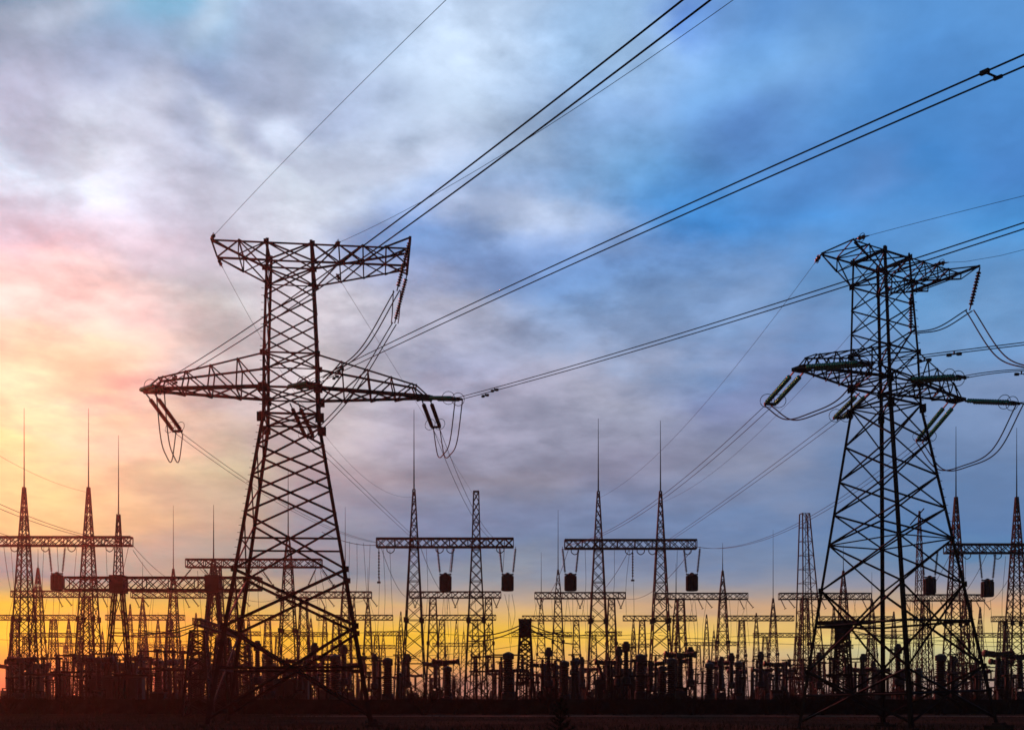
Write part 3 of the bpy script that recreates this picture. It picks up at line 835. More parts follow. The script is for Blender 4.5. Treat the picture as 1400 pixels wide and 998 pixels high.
R1 = 'tall portals of the first substation row'
R2 = 'portals of the second substation row'
R3 = 'portals of the third substation row'
R4 = 'small far portals of the substation'
GS = [
    gantry(515, 702, 742, ROW, [(566, 'spiked', 560), (651, 'flat', None)], 'tall gantry right of the red pylon with one spiked and one flat-topped mast', R1),
    gantry(772, 952, 744, ROW, [(818, 'spiked', 572), (903, 'spiked', 575)], 'tall gantry with two spiked masts in the middle of the photo', R1),
    gantry(-14, 180, 740, ROW, [(33, 'spiked', 558), (121, 'spiked', 558)], 'tall gantry with two long spikes at the far left edge', R1),
    gantry(1292, 1478, 750, ROW, [(1307, 'spiked', 583), (1390, 'spiked', 585)], 'tall gantry with two spikes behind and right of the dark pylon', R1),
    gantry(255, 440, 770, ROW + 12, [(296, 'short', None), (394, 'tall', 640)], 'gantry framed between the legs of the red pylon', R1),
    # second row
    gantry(16, 152, 812, 190, [(52, 'far_spiked', 750), (118, 'far_short', None)], 'second row gantry behind the two leftmost spiked masts', R2, True),
    gantry(180, 335, 813, 190, [(237, 'far_spiked', 691), (318, 'far_short', None)], 'second row gantry with a tall thin spike left of the red pylon', R2, True),
    gantry(378, 508, 813, 190, [(415, 'far_short', None), (472, 'far_spiked', 693)], 'second row gantry reaching past the red pylon right leg', R2, True),
    gantry(560, 685, 813, 190, [(592, 'far_short', None), (668, 'far_short', None)], 'second row gantry under the tall gantry with the flat-topped mast', R2, True),
    gantry(731, 855, 814, 190, [(763, 'far_spiked', 697), (836, 'far_short', None)], 'second row gantry crossing the left spiked mast of the middle gantry', R2, True),
    gantry(897, 1022, 815, 190, [(931, 'far_short', None), (988, 'far_spiked', 742)], 'second row gantry right of the middle gantry, short pointed right mast', R2, True),
    gantry(1065, 1190, 815, 190, [(1100, 'far_short', None), (1153, 'far_spiked', 745)], 'second row gantry passing behind the left legs of the dark pylon', R2, True),
    gantry(1236, 1345, 817, 190, [(1265, 'far_short', None), (1322, 'far_short', None)], 'second row gantry between the right legs of the dark pylon', R2, True),
    # third row
    gantry(-10, 103, 844, 236, [(20, 'far_short', None), (73, 'far_short', None)], 'third row gantry cut by the left edge of the photo', R3, True),
    gantry(145, 252, 844, 236, [(195, 'far_spiked', 768), (232, 'far_short', None)], 'third row gantry left of the red pylon behind the A-frame portal', R3, True),
    gantry(296, 395, 844, 236, [(330, 'far_short', None), (366, 'far_short', None)], 'third row gantry behind the left half of the red pylon body', R3, True),
    gantry(433, 537, 844, 236, [(459, 'far_short', None), (503, 'far_spiked', 775)], 'third row gantry crossing the red pylon right leg', R3, True),
    gantry(577, 678, 844, 236, [(604, 'far_short', None), (650, 'far_short', None)], 'third row gantry behind the centre-left masts', R3, True),
    gantry(714, 812, 845, 236, [(740, 'far_spiked', 755), (788, 'far_short', None)], 'third row gantry beside the dark-headed cable mast', R3, True),
    gantry(852, 952, 845, 236, [(878, 'far_short', None), (924, 'far_spiked', 770)], 'third row gantry behind the right mast of the middle gantry', R3, True),
    gantry(990, 1085, 845, 236, [(1014, 'far_short', None), (1057, 'far_spiked', 724)], 'third row gantry with a tall spike left of the dark pylon', R3, True),
    gantry(1122, 1222, 846, 236, [(1148, 'far_short', None), (1192, 'far_spiked', 782)], 'third row gantry inside the left half of the dark pylon', R3, True),
    # far rows
    gantry(14, 104, 868, 292, [(35, 'far_short', None), (94, 'far_spiked', 845)], 'low far gantry at the far left behind the spiked masts', R4, True),
    gantry(182, 246, 868, 292, [(198, 'far_short', None), (216, 'far_spiked', 848)], 'low far gantry between A-frame portal and red pylon', R4, True),
    gantry(364, 448, 867, 292, [(380, 'far_short', None), (425, 'far_spiked', 836)], 'low far gantry inside the red pylon legs', R4, True),
    gantry(498, 558, 866, 292, [(515, 'far_short', None), (545, 'far_short', None)], 'low far gantry just right of the red pylon right leg', R4, True),
    gantry(700, 782, 867, 292, [(717, 'far_short', None), (765, 'far_short', None)], 'low far gantry behind the dark-headed cable mast', R4, True),
    gantry(592, 668, 881, 352, [(610, 'far_short', None), (634, 'far_spiked', 850)], 'lowest far gantry between the centre-left masts', R4, True),
    gantry(835, 890, 882, 352, [(846, 'far_short', None), (867, 'far_spiked', 853)], 'lowest far gantry between the two middle spiked masts', R4, True),
    gantry(940, 1010, 880, 352, [(955, 'far_short', None), (976, 'far_spiked', 853)], 'lowest far gantry right of the middle gantry', R4, True),
    gantry(1030, 1110, 868, 292, [(1046, 'far_short', None), (1090, 'far_short', None)], 'low far gantry just left of the dark pylon', R4, True),
    gantry(1170, 1260, 870, 292, [(1190, 'far_short', None), (1240, 'far_short', None)], 'low far gantry behind the middle legs of the dark pylon', R4, True),
]

GS += [
    gantry(70, 160, 881, 352, [(90, 'far_short', None), (140, 'far_spiked', 862)], 'lowest far gantry at the left behind the two long spikes', R4, True),
    gantry(188, 264, 883, 352, [(200, 'far_short', None), (248, 'far_short', None)], 'lowest far gantry between A-frame portal and red pylon', R4, True),
    gantry(452, 540, 884, 352, [(470, 'far_short', None), (524, 'far_spiked', 864)], 'lowest far gantry crossing the red pylon right leg', R4, True),
    gantry(286, 356, 866, 292, [(300, 'far_short', None), (340, 'far_spiked', 842)], 'low far gantry behind the red pylon left legs', R4, True),
    gantry(800, 850, 866, 292, [(812, 'far_short', None), (838, 'far_short', None)], 'low far gantry behind the middle gantry left mast', R4, True),
    gantry(1112, 1166, 884, 352, [(1124, 'far_short', None), (1150, 'far_spiked', 860)], 'lowest far gantry behind the dark pylon left legs', R4, True),
    gantry(1290, 1400, 868, 292, [(1312, 'far_short', None), (1376, 'far_spiked', 840)], 'low far gantry right of the dark pylon', R4, True),
    gantry(1356, 1440, 846, 236, [(1370, 'far_short', None), (1412, 'far_short', None)], 'third row gantry at the right edge of the photo', R3, True),
]
for px, top, lab in ((108, 848, 'just left of the second spiked mast'), (178, 826, 'just right of the splayed A-frame'), (268, 838, 'left of the red pylon legs'), (444, 830, 'left of the red pylon right leg'), (484, 815, 'at the red pylon right leg'), (548, 836, 'left of the lone single spike'),
                     (624, 848, 'between the two centre-left masts'), (668, 852, 'right of the flat-topped mast'), (866, 846, 'between the two middle spiked masts'), (966, 840, 'right of the middle gantry'), (1034, 838, 'left of the third row spike'), (1140, 828, 'behind the dark pylon left legs'), (1222, 836, 'beside the dark pylon middle legs'), (1340, 830, 'right of the dark pylon right leg')):
    D = 265.0; h = ZC + (HY - top) / F * D
    mr = empty('lattice_mast', ((px - 700) / F * D, D, 0)); tag(mr, f'small far lattice mast with pointed top {lab}', 'mast', 'small far lattice masts')
    instance('column', ME['far_spiked'], mr, (0, 0, 0), (.8, .8, h / 23.4))

# A-frame portal at the left: heavy beam on two splayed masts
def aframe():
    D = 112.0
    zb = ZC + (HY - 798) / F * D
    xm = (224 - 700) / F * D
    root = empty('a_frame_portal', (xm, D, 0)); tag(root, 'heavy beam portal on splayed A-frame legs left of the red pylon', 'gantry')
    L = (357 - 92) / F * D
    b = beam_mesh(L, 1.25, 1.3, .16, .085, 1.3); b.build('beam', 'steel', root, (0, 0, zb))
    for px, spike, top in ((162, 595, 703), (292, 690, 765)):
        X = (px - 700) / F * D - xm
        b = MB()
        for sx in (-1, 1):               # two lattice legs leaning together
            for q in (-.2, .2):
                for sy in (-.35, .35):
                    b.bar((X + sx * 1.45 + q, sy, 0), (X + sx * .32 + q * .6, sy * .7, zb), .12)
            n = 11
            for i in range(n):
                t0, t1 = i / n, (i + 1) / n
                for sy in (-.35, .35):
                    x0 = X + lerp(sx * 1.45, sx * .32, t0); x1 = X + lerp(sx * 1.45, sx * .32, t1)
                    k_ = .2 if i % 2 else -.2
                    b.bar((x0 - k_, sy, zb * t0), (x1 + k_ * .8, sy * .95, zb * t1), .065)
        for t in (.3, .62):
            x0 = lerp(1.45, .32, t); b.bar((X - x0, -.3, zb * t), (X + x0, -.3, zb * t), .1); b.bar((X - x0, .3, zb * t), (X + x0, .3, zb * t), .1)
            b.bar((X - x0, -.3, zb * t), (X + lerp(1.45, .32, t + .3), -.3, zb * (t + .3)), .07); b.bar((X + x0, .3, zb * t), (X - lerp(1.45, .32, t + .3), .3, zb * (t + .3)), .07)
        b.build('a_frame_leg', 'steel', root)
        jb = MB(); jb.box(X - .72, X + .72, -.75, .75, zb - .95, zb + .85); jb.build('joint_plate', 'steel', root)
        zt = ZC + (HY - top) / F * D
        m = MB()
        for sx in (-1, 1):
            for sy in (-1, 1): m.bar((X + sx * .42, sy * .42, zb), (X + sx * .12, sy * .12, zt), .1)
        for i in range(7):
            t0, t1 = i / 7, (i + 1) / 7; w0, w1 = lerp(.42, .12, t0), lerp(.42, .12, t1); a, c = lerp(zb, zt, t0), lerp(zb, zt, t1)
            for sy in (-1, 1):
                m.bar((X - w0, sy * w0, a), (X + w1, sy * w1, c), .06); m.bar((X + w0, sy * w0, a), (X - w1, sy * w1, c), .06)
        m.build('mast_top', 'steel', root)
        r_ = MB(); zs = ZC + (HY - spike) / F * D; r_.tube([(X, 0, zt), (X, 0, zs)], .07, 6, .02); r_.build('lightning_rod', 'rod', root)
    return root


aframe()

# tall flat-topped lattice tower without a beam
def flat_tower():
    D = 150.0; X = (1100 - 700) / F * D; h = ZC + (HY - 702) / F * D
    root = empty('lattice_tower', (X, D, 0), R(8)); tag(root, 'tall narrow flat-topped lattice tower standing alone just left of the dark pylon', 'tower')
    cs = [(-1, -1), (1, -1), (1, 1), (-1, 1)]
    hw = lambda z: lerp(1.75, .5, z / h)
    off = lambda z: lerp(.9, 0, z / h)
    pt = lambda c, z: Vector((c[0] * hw(z) + off(z), c[1] * hw(z), z))
    for c in cs:
        b = MB(); b.bar(pt(c, 0), pt(c, h), .14, None, True); b.build('leg', 'steel', root)
    b = MB(); n = 14
    for i in range(n):
        z0, z1 = h * i / n, h * (i + 1) / n
        for j in range(4):
            a, c = cs[j], cs[(j + 1) % 4]
            b.bar(pt(a, z1), pt(c, z1), .06)
            if i < 7 or j == 0: b.bar(pt(a, z0), pt(c, z1), .055); b.bar(pt(c, z0), pt(a, z1), .055)
    b.build('bracing', 'steel', root)
    b = MB(); b.bar((-.15, -.66, 1), (-.15, -.66, h), .06); b.bar((.25, -.66, 1), (.25, -.66, h), .06)
    for i in range(60): b.bar((-.15, -.66, 1 + i * (h - 1) / 60), (.25, -.66, 1 + i * (h - 1) / 60), .035)
    b.build('ladder', 'steel', root)


flat_tower()
# slim mast inside the dark pylon
mroot = empty('lattice_mast', at(1257, 951, 140) * 1); mroot.location.z = 0
tag(mroot, 'slim lattice mast with cable arm seen through the dark pylon body', 'mast')
instance('column', ME['tall'], mroot, (0, 0, 0), (.55, .55, 1.12))
b = MB(); b.bar((-1.2, 0, 23.5), (.6, 0, 25.6), .14, None, True); b.build('cable_arm', 'steel', mroot)

# low portals seen end on, their beams running away from the camera
def low_portal(px, ytop, D, length, rz, label, w=1.0):
    h = ZC + (HY - ytop) / F * D
    root = empty('bus_portal', ((px - 700) / F * D, D, 0), rz); tag(root, label, 'gantry', 'low bus portals with beams seen nearly end on')
    b = beam_mesh(length, .5, .6, .085, .05, 1.0) if length == 24 else beam_mesh(length, 1.0, 1.2, .17, .1, 1.2); b.build('beam', 'steel', root, (length / 2 - .4, 0, h - (.1 if length == 24 else .4)))
    for x in [.3 + j * (length - 1.5) / max(1, round(length / 14)) for j in range(max(1, round(length / 14)) + 1)]:
        c = column_mesh(h - .9, h - .85, 1.05 * w, .55 * w, .55 * w, 8, 0, .16, .09); c.build('column', 'steel', root, (x, 0, 0))
    e = MB(); e.box(-.75, -.15, *((-.4, .4, h - .5, h + .3) if length == 24 else (-.75, .75, h - 1.1, h + .15)))
    if length == 14: e.box(-.7, -.2, -2.6, 2.4, h - .3, h + .1); e.build('end_plate', 'dark_paint', root)
    return root, h


low_portal(718, 848, 112, 15, R(89.3), 'low portal with a dark head carrying fanned cables, right of the flat-topped mast')
low_portal(270, 848, 88, 24, R(94.8), 'low portal with a long beam slanting away against the red pylon left legs')
low_portal(1152, 850, 106, 14, R(74), 'low portal with a dark slanting beam behind the dark pylon left legs')

# ------------------------------------------------------------------ line traps hanging from the first row
def trap_proto():
    root = empty('line_trap')
    b = MB(); b.lathe([(0, .1), (.02, .62), (.12, .7), (.2, .7), (.22, .66), (1.62, .66), (1.64, .7), (1.75, .7), (1.82, .62), (1.84, .1)], (0, 0, 0), (0, 0, 1), 20)
    for i in range(12):
        a = 2 * math.pi * i / 12; b.bar((.69 * math.cos(a), .69 * math.sin(a), .1), (.69 * math.cos(a), .69 * math.sin(a), 1.75), .06)
    b.build('drum', 'dark_paint', root)
    c = MB(); c.bar((-.7, 0, 1.95), (.7, 0, 1.95), .1, .16, True); c.bar((0, -.7, 1.9), (0, .7, 1.9), .1, .1, True); c.lathe([(0, .3), (.25, .24), (.34, .1)], (0, 0, 1.84), (0, 0, 1), 12)
    c.build('spider', 'rod', root)
    for s in (-1, 1):
        d = MB(); p = Vector((s * .62, 0, 1.98)); q = Vector((s * .95, 0, 5.2)); a = (q - p)
        d.lathe(disc_profile(a.length - .5, .16, .16), p + a.normalized() * .25, a, 8); d.bar(p, q, .05)
        d.build('hanging_string', 'porcelain', root, smooth=True)
    return root


TR = trap_proto(); first = True
for px, zpix, lab in ((609, 808, 'black line trap under the middle of the gantry right of the red pylon'), (694, 808, 'black line trap under the right end of the gantry right of the red pylon'),
                  (780, 808, 'black line trap under the left end of the middle two-spike gantry'), (946, 808, 'black line trap under the right end of the middle two-spike gantry'),
                  (78, 807, 'black line trap between the two leftmost spiked masts'), (1271, 812, 'left black line trap seen through the dark pylon legs'),
                  (1350, 816, 'black line trap under the gantry right of the dark pylon')):
    o = TR if first else copy_tree(TR); first = False
    o.location = at(px, zpix, ROW if px != 1271 else ROW)
    tag(o, lab, 'line trap', 'line traps hung from the first row of gantries')
    if px == 1271:        # carried by a short bracket off the beam end
        pass

# short hanging strings under the portal beams
HS = None
def hang(px, ypix, D, L, lab, group, tilt=0.0):
    global HS
    if HS is None:
        HS = empty('insulator_string')
        d = MB(); d.lathe(disc_profile(1.7, .12, .17), (0, 0, -.2), (0, 0, -1), 7); d.build('disc_column', 'porcelain', HS, smooth=True)
        h = MB(); h.bar((0, 0, .1), (0, 0, -.25), .08); h.build('link', 'rod', HS); h = MB(); h.bar((0, 0, -1.9), (0, 0, -2.1), .08); h.bar((-.2, 0, -2.1), (.2, 0, -2.1), .1, .12, True); h.build('clamp', 'rod', HS)
        o = HS
    else:
        o = copy_tree(HS)
    o.location = at(px, ypix, D); o.scale = (1, 1, L / 2.1); o.rotation_euler = (0, R(tilt), 0)
    tag(o, lab, 'insulator', group)


hang(518, 749, ROW, 4.0, 'string hanging straight below the left end of the gantry right of the red pylon', 'strings under the first row beams')
hang(865, 751, ROW, 3.6, 'single string hanging under the middle of the two-spike middle gantry', 'strings under the first row beams')
for px, y, D, tl, lab in ((262, 777, ROW + 12, 40, 'left'), (278, 777, ROW + 12, -40, 'left'), (345, 777, ROW + 12, 28, 'middle'), (357, 777, ROW + 12, -35, 'middle'), (432, 777, ROW + 12, 25, 'right'), (440, 777, ROW + 12, -35, 'right'),):
    hang(px, y, D, 2.6, f'{"left" if tl > 0 else "right"}-leaning string of the {lab} pair between the red pylon legs', 'string pairs on the gantry between the red pylon legs', tl)
for gi, (x0, x1, y, D) in enumerate(((16, 152, 812, 190), (180, 335, 813, 190), (378, 508, 813, 190), (560, 685, 813, 190), (731, 855, 814, 190), (897, 1022, 815, 190), (1065, 1190, 815, 190), (1236, 1345, 817, 190))):
    who_ = ['behind the leftmost masts', 'left of the red pylon', 'past the red pylon right leg', 'under the flat-topped mast gantry', 'crossing the middle left mast', 'right of the middle gantry', 'behind the dark pylon left legs', 'between the dark pylon right legs'][gi]
    for t, pos in ((.06, 'left end'), (.5, 'middle'), (.95, 'right end')):
        for sg in (-1, 1):
            hang(lerp(x0, x1, t) + sg * 5, y + 4, D, 1.8, f'{"left" if sg < 0 else "right"} V string, {pos} of the gantry {who_}', 'small V strings under the second row beams', sg * 22 if gi in (3, 4) else (-26 if sg < 0 else -38))

for gi, (who_, lst) in enumerate((('gantry right of the red pylon', (534, 601, 616, 684)), ('middle two-spike gantry', (786, 860, 876, 892, 940)), ('leftmost gantry', (20, 62, 98, 150)), ('gantry right of the dark pylon', (1322, 1364, 1388)))):
    for px in lst:
        y0 = (749, 751, 747, 757)[gi]
        lp = curve_pts([at(px - 5, y0, ROW), at(px - 4.6, y0 + 4, ROW), at(px, y0 + 7, ROW), at(px + 4.6, y0 + 4, ROW), at(px + 5, y0, ROW)], 5)
        m = MB(); m.tube(lp, .055, 5); o = m.build('jumper_loop', 'porcelain', smooth=True)
        tag(o, f'small slack loop hanging under the beam of the {who_}', 'power line', f'slack loops under the {who_}')

# ------------------------------------------------------------------ substation wires
def sw(name, P0, P1, sag, r, label, group, n=20):
    wire(name, span_pts(Vector(P0), P1=Vector(P1), sag=sag, n=n), r, label, 'power line', group)


# spans from the first row back to the second
SP = [('gantry right of the red pylon', g1, [(565, 816), (622, 816), (682, 816)]), ('middle two-spike gantry', [at(778, 748, ROW), at(862, 748, ROW), at(948, 748, ROW)], [(735, 817), (793, 817), (850, 817)]),
      ('leftmost gantry', [at(5, 745, ROW), at(78, 745, ROW), at(176, 745, ROW)], [(22, 816), (85, 816), (148, 816)]),
      ('gantry right of the dark pylon', [at(1300, 755, ROW), at(1350, 755, ROW), at(1396, 755, ROW)], [(1240, 820), (1290, 820), (1340, 820)]),
      ('gantry between the red pylon legs', [at(270, 774, ROW + 12), at(350, 774, ROW + 12), at(436, 774, ROW + 12)], [(382, 817), (440, 817), (503, 817)])]
for who_, ps, qs in SP:
    for i in range(3):
        sw('bus_wire', ps[i], at(*qs[i], 190), 2.2, .03, f'{("left", "middle", "right")[i]} wire sagging back from the {who_} to the second row', 'wires from the first row to the second')
# cross bus wires running the width of the yard
for px0, px1, y0, y1, D, sag, lab in ((150, 560, 858, 861, 150, .8, 'upper cross wire spanning behind the red pylon'), (560, 905, 862, 864, 150, .9, 'upper cross wire spanning behind the two middle gantries'),
                                 (700, 1060, 866, 866, 160, .8, 'cross wire spanning behind the middle gantry to its right'), (900, 1320, 868, 874, 150, 1.0, 'upper cross wire spanning into the dark pylon'),
                                 (1140, 1460, 862, 876, 130, .6, 'upper cross wire spanning right out of the dark pylon'), (1140, 1470, 868, 882, 130, .6, 'lower cross wire spanning right out of the dark pylon'),
                                 (440, 720, 893, 880, 140, .9, 'low cross wire reaching the dark-headed cable mast'), (0, 300, 874, 874, 170, .6, 'cross wire behind the leftmost masts'),
                                 (520, 860, 899, 899, 170, .7, 'lowest cross wire behind the middle gantries'), (860, 1130, 902, 896, 170, .7, 'lowest cross wire left of the dark pylon')):
    sw('bus_wire', at(px0, y0, D), at(px1, y1, D + 3), sag, .03, lab, 'cross bus wires of the yard')
# cables fanning from the dark headed portal
for i, (qx, qy, lab) in enumerate(((640, 868, 'topmost left'), (640, 876, 'lower left'), (770, 862, 'topmost right'), (800, 868, 'middle right'), (790, 880, 'lowest right'))):
    sw('bus_cable', at(718, 851 + i % 3 * 4, 111.5), at(qx, qy, 122), .5, .065, f'{lab} cable fanning from the dark-headed portal', 'cables fanning from the dark-headed portal')
for i, (qx, qy, lab) in enumerate(((190, 868, 'left'), (235, 862, 'middle'), (262, 868, 'right'))):
    sw('bus_cable', at(268, 852 + i * 3, 87.5), at(qx - 40, qy, 96), .4, .05, f'{lab} cable reaching left from the slanting portal at the red pylon', 'cables left of the slanting portal')
for i, (qx, qy, lab) in enumerate(((1260, 838, 'upper'), (1290, 852, 'middle'), (1300, 868, 'lower'))):
    sw('bus_cable', at(1152, 852 + i * 3, 105.5), at(qx, qy, 118), .7, .045, f'{lab} cable reaching right from the slanting portal at the dark pylon', 'cables right of the slanting portal')
# droppers
DR = {'gantry right of the red pylon': [(519, 790, 900), (524, 750, 870), (533, 752, 880), (607, 812, 905), (613, 812, 900), (618, 750, 870), (690, 812, 880), (696, 812, 890), (700, 812, 860), (583, 750, 860)],
      'middle two-spike gantry': [(776, 812, 890), (783, 812, 900), (866, 795, 900), (861, 752, 840), (943, 812, 900), (949, 812, 890), (840, 752, 850), (800, 750, 850), (926, 752, 860)],
      'leftmost gantry': [(74, 808, 900), (82, 808, 890), (15, 748, 860), (60, 748, 850), (145, 748, 860), (105, 748, 850)],
      'gantry between the red pylon legs': [(270, 780, 880), (344, 780, 890), (352, 780, 880), (430, 780, 890), (438, 780, 880)],
      'gantry right of the dark pylon': [(1268, 815, 900), (1275, 815, 890), (1346, 820, 900), (1354, 820, 890), (1320, 760, 890), (1375, 760, 880)],
      'space just right of the red pylon leg': [(488, 742, 850), (497, 742, 870), (506, 744, 860), (478, 740, 860)]}
rng = random.Random(21)
for who_, lst in DR.items():
    for (px, y0, y1) in lst:
        a = at(px, y0, ROW); c = at(px + rng.uniform(-9, 9), y1, ROW + rng.uniform(4, 10)); m = (a + c) / 2 + Vector((rng.uniform(-.4, .4), 0, -.2))
        wire('dropper_wire', curve_pts([a, m, c], 6), .022, f'thin dropper wire hanging below the {who_}', 'power line', f'dropper wires below the {who_}')
rng = random.Random(31)
for x0, x1, y, D, who_ in ((16, 152, 818, 190, 'behind the leftmost masts'), (180, 335, 818, 190, 'left of the red pylon'), (378, 508, 818, 190, 'past the red pylon right leg'), (560, 685, 818, 190, 'under the flat-topped mast gantry'), (731, 855, 819, 190, 'crossing the middle left mast'), (897, 1022, 820, 190, 'right of the middle gantry'),
                           (1065, 1190, 820, 190, 'behind the dark pylon left legs'), (1236, 1345, 822, 190, 'between the dark pylon right legs')):
    for i in range(8):
        px = rng.uniform(x0, x1)
        a = at(px, y, D); c = at(px + rng.uniform(-8, 8), rng.uniform(880, 915), D + rng.uniform(-6, 8)); m = (a + c) / 2 + Vector((rng.uniform(-.9, .9), 0, -.3))
        wire('dropper_wire', curve_pts([a, m, c], 5), .026, f'hair-thin dropper wire below the second row gantry {who_}', 'power line', f'dropper wires below the second row gantry {who_}')
# the short wire that feeds the space right of the red pylon leg
sw('bus_wire', at(440, 727, ROW + 2), at(517, 745, ROW), .5, .035, 'short wire running into the left end of the gantry right of the red pylon', 'feeder wires from another line')
# line coming in from the left edge
for i, (a, c, lab, r) in enumerate((((-60, 585), (120, 673), 'thin earth wire from the left edge to the second spiked mast', .018), ((-60, 660), (170, 742), 'upper conductor from the left edge to the right end of the leftmost gantry', .03),
                                 ((-60, 668), (166, 742), 'lower conductor from the left edge to the right end of the leftmost gantry', .03), ((-60, 700), (78, 742), 'upper conductor from the left edge to the middle of the leftmost gantry', .03),
                                 ((-60, 708), (72, 742), 'lower conductor from the left edge to the middle of the leftmost gantry', .03))):
    sw('conductor', at(*a, 95), at(*c, ROW), .8, r, lab, 'wires of the line entering from the left')
for i, (a, c, lab) in enumerate((((182, 746), (252, 800), 'upper wire falling right from the leftmost gantry'), ((182, 752), (240, 812), 'lower wire falling right from the leftmost gantry'))):
    sw('bus_wire', at(*a, ROW), at(*c, 160), .8, .028, lab, 'wires falling right from the leftmost gantry')
# ------------------------------------------------------------------ yard equipment: one of each kind, then copies
def lathe_part(name, prof, mat, root, p=(0, 0, 0), axis=(0, 0, 1), seg=10):
    b = MB(); b.lathe(prof, p, axis, seg); return b.build(name, mat, root, smooth=False)


def sheds(z0, L, r0, r1, pitch=.16):
    pr = []; n = int(L / pitch)
    for i in range(n):
        t = i / n; r = lerp(r0, r1, t); z = z0 + L * t
        pr += [(z, r * .72), (z + pitch * .35, r), (z + pitch * .55, r), (z + pitch * .8, r * .72)]
    pr.append((z0 + L, r1 * .72))
    return pr


def stand(root, h, w, leg=.12):
    b = MB(); cs = [(-1, -1), (1, -1), (1, 1), (-1, 1)]
    for c in cs: b.bar((c[0] * w, c[1] * w, 0), (c[0] * w * .85, c[1] * w * .85, h), leg)
    for k in range(2):
        z0, z1 = h * k / 2, h * (k + 1) / 2
        for j in range(4):
            a, c = cs[j], cs[(j + 1) % 4]; b.bar((a[0] * w * .95, a[1] * w * .95, z0 + .1), (c[0] * w * .9, c[1] * w * .9, z1), .07)
    b.box(-w, w, -w, w, h, h + .14)
    b.build('stand', 'steel', root)


def k_ct():
    r = empty('current_transformer'); stand(r, 2.5, .42)
    lathe_part('tank', [(0, .34), (.05, .42), (.55, .42), (.62, .3)], 'paint', r, (0, 0, 2.64))
    lathe_part('insulator', sheds(3.26, 2.3, .32, .24), 'porcelain', r)
    lathe_part('head', [(0, .28), (.05, .37), (.62, .37), (.68, .27), (.9, .24), (.94, .1)], 'paint', r, (0, 0, 5.56))
    b = MB(); b.bar((-.85, 0, 5.95), (.85, 0, 5.95), .12, .12, True); b.build('terminal', 'rod', r)
    return r


def k_cb():
    r = empty('circuit_breaker'); stand(r, 2.2, .5, .14)
    b = MB(); b.box(-.55, .55, -.72, -.46, .8, 2.0); b.build('cabinet', 'paint', r)
    lathe_part('support_insulator', sheds(2.34, 2.6, .3, .27), 'porcelain', r)
    b = MB(); b.box(-.35, .35, -.3, .3, 4.94, 5.45); b.build('head', 'paint', r)
    for s in (-1, 1):
        a = Vector((s, 0, .1)).normalized()
        lathe_part('interrupter', sheds(.25, .85, .3, .28) + [(1.1, .34), (1.3, .34), (1.36, .15)], 'porcelain', r, (s * .15, 0, 5.2), a)
    return r


def k_dis():
    r = empty('disconnector')
    b = MB()
    for s in (-1, 1):
        for q in (-.22, .22):
            b.bar((s * 1.5 + q, 0, 0), (s * 1.5 + q * .8, 0, 4.0), .13)
        for i in range(6): b.bar((s * 1.5 - .2, 0, i * .66), (s * 1.5 + .2, 0, i * .66 + .66), .06)
    b.bar((-2.1, -.3, 4.08), (2.1, -.3, 4.08), .16, .2, True); b.bar((-2.1, .3, 4.08), (2.1, .3, 4.08), .16, .2, True)
    for x in (-2, -1, 0, 1, 2): b.bar((x, -.3, 4.08), (x, .3, 4.08), .1)
    b.build('frame', 'steel', r)
    for x in (-1.6, 0, 1.6): lathe_part('post_insulator', sheds(4.18, 1.5, .17, .14), 'porcelain', r, (x, 0, 0))
    b = MB(); b.bar((-1.9, 0, 5.75), (1.9, 0, 5.75), .13, .16, True); b.box(-.3, .3, -.2, .2, 5.62, 5.95); b.bar((-1.6, 0, 5.83), (-2.0, 0, 6.5), .08); b.build('blade', 'rod', r)
    return r


def k_vt():
    r = empty('voltage_transformer')
    b = MB(); b.box(-.5, .5, -.5, .5, 0, 1.0); b.build('plinth', 'concrete', r)
    lathe_part('tank', [(0, .55), (.1, .62), (.9, .62), (1.0, .5)], 'paint', r, (0, 0, 1.0), seg=14)
    lathe_part('insulator', sheds(2.0, 2.9, .56, .48, .2), 'porcelain', r, seg=14)
    lathe_part('cap', [(0, .4), (.06, .52), (.5, .52), (.62, .3), (.7, .1)], 'paint', r, (0, 0, 4.9), seg=14)
    return r


def k_post():
    r = empty('bus_support')
    b = MB(); b.bar((0, 0, 0), (0, 0, 3.6), .24, None, True); b.box(-.35, .35, -.25, .25, 3.6, 3.72); b.bar((-.3, 0, .4), (-.05, 0, 3.4), .06); b.build('post', 'steel', r)
    lathe_part('insulator', sheds(3.72, 1.7, .18, .15), 'porcelain', r)
    b = MB(); b.bar((-.5, 0, 5.5), (.5, 0, 5.5), .1, .12, True); b.build('clamp', 'rod', r)
    return r


def k_cab():
    r = empty('control_cabinet')
    b = MB()
    for x in (-.5, .5):
        for y in (-.25, .25): b.bar((x, y, 0), (x, y, .7), .08)
    b.build('stand', 'steel', r)
    b = MB(); b.box(-.7, .7, -.4, .4, .7, 2.3); b.box(-.78, .78, -.5, .5, 2.3, 2.38); b.build('box', 'paint', r)
    b = MB(); b.box(-.66, -.01, -.425, -.402, .76, 2.24); b.box(.01, .66, -.425, -.402, .76, 2.24); b.build('door', 'dark_paint', r)
    return r


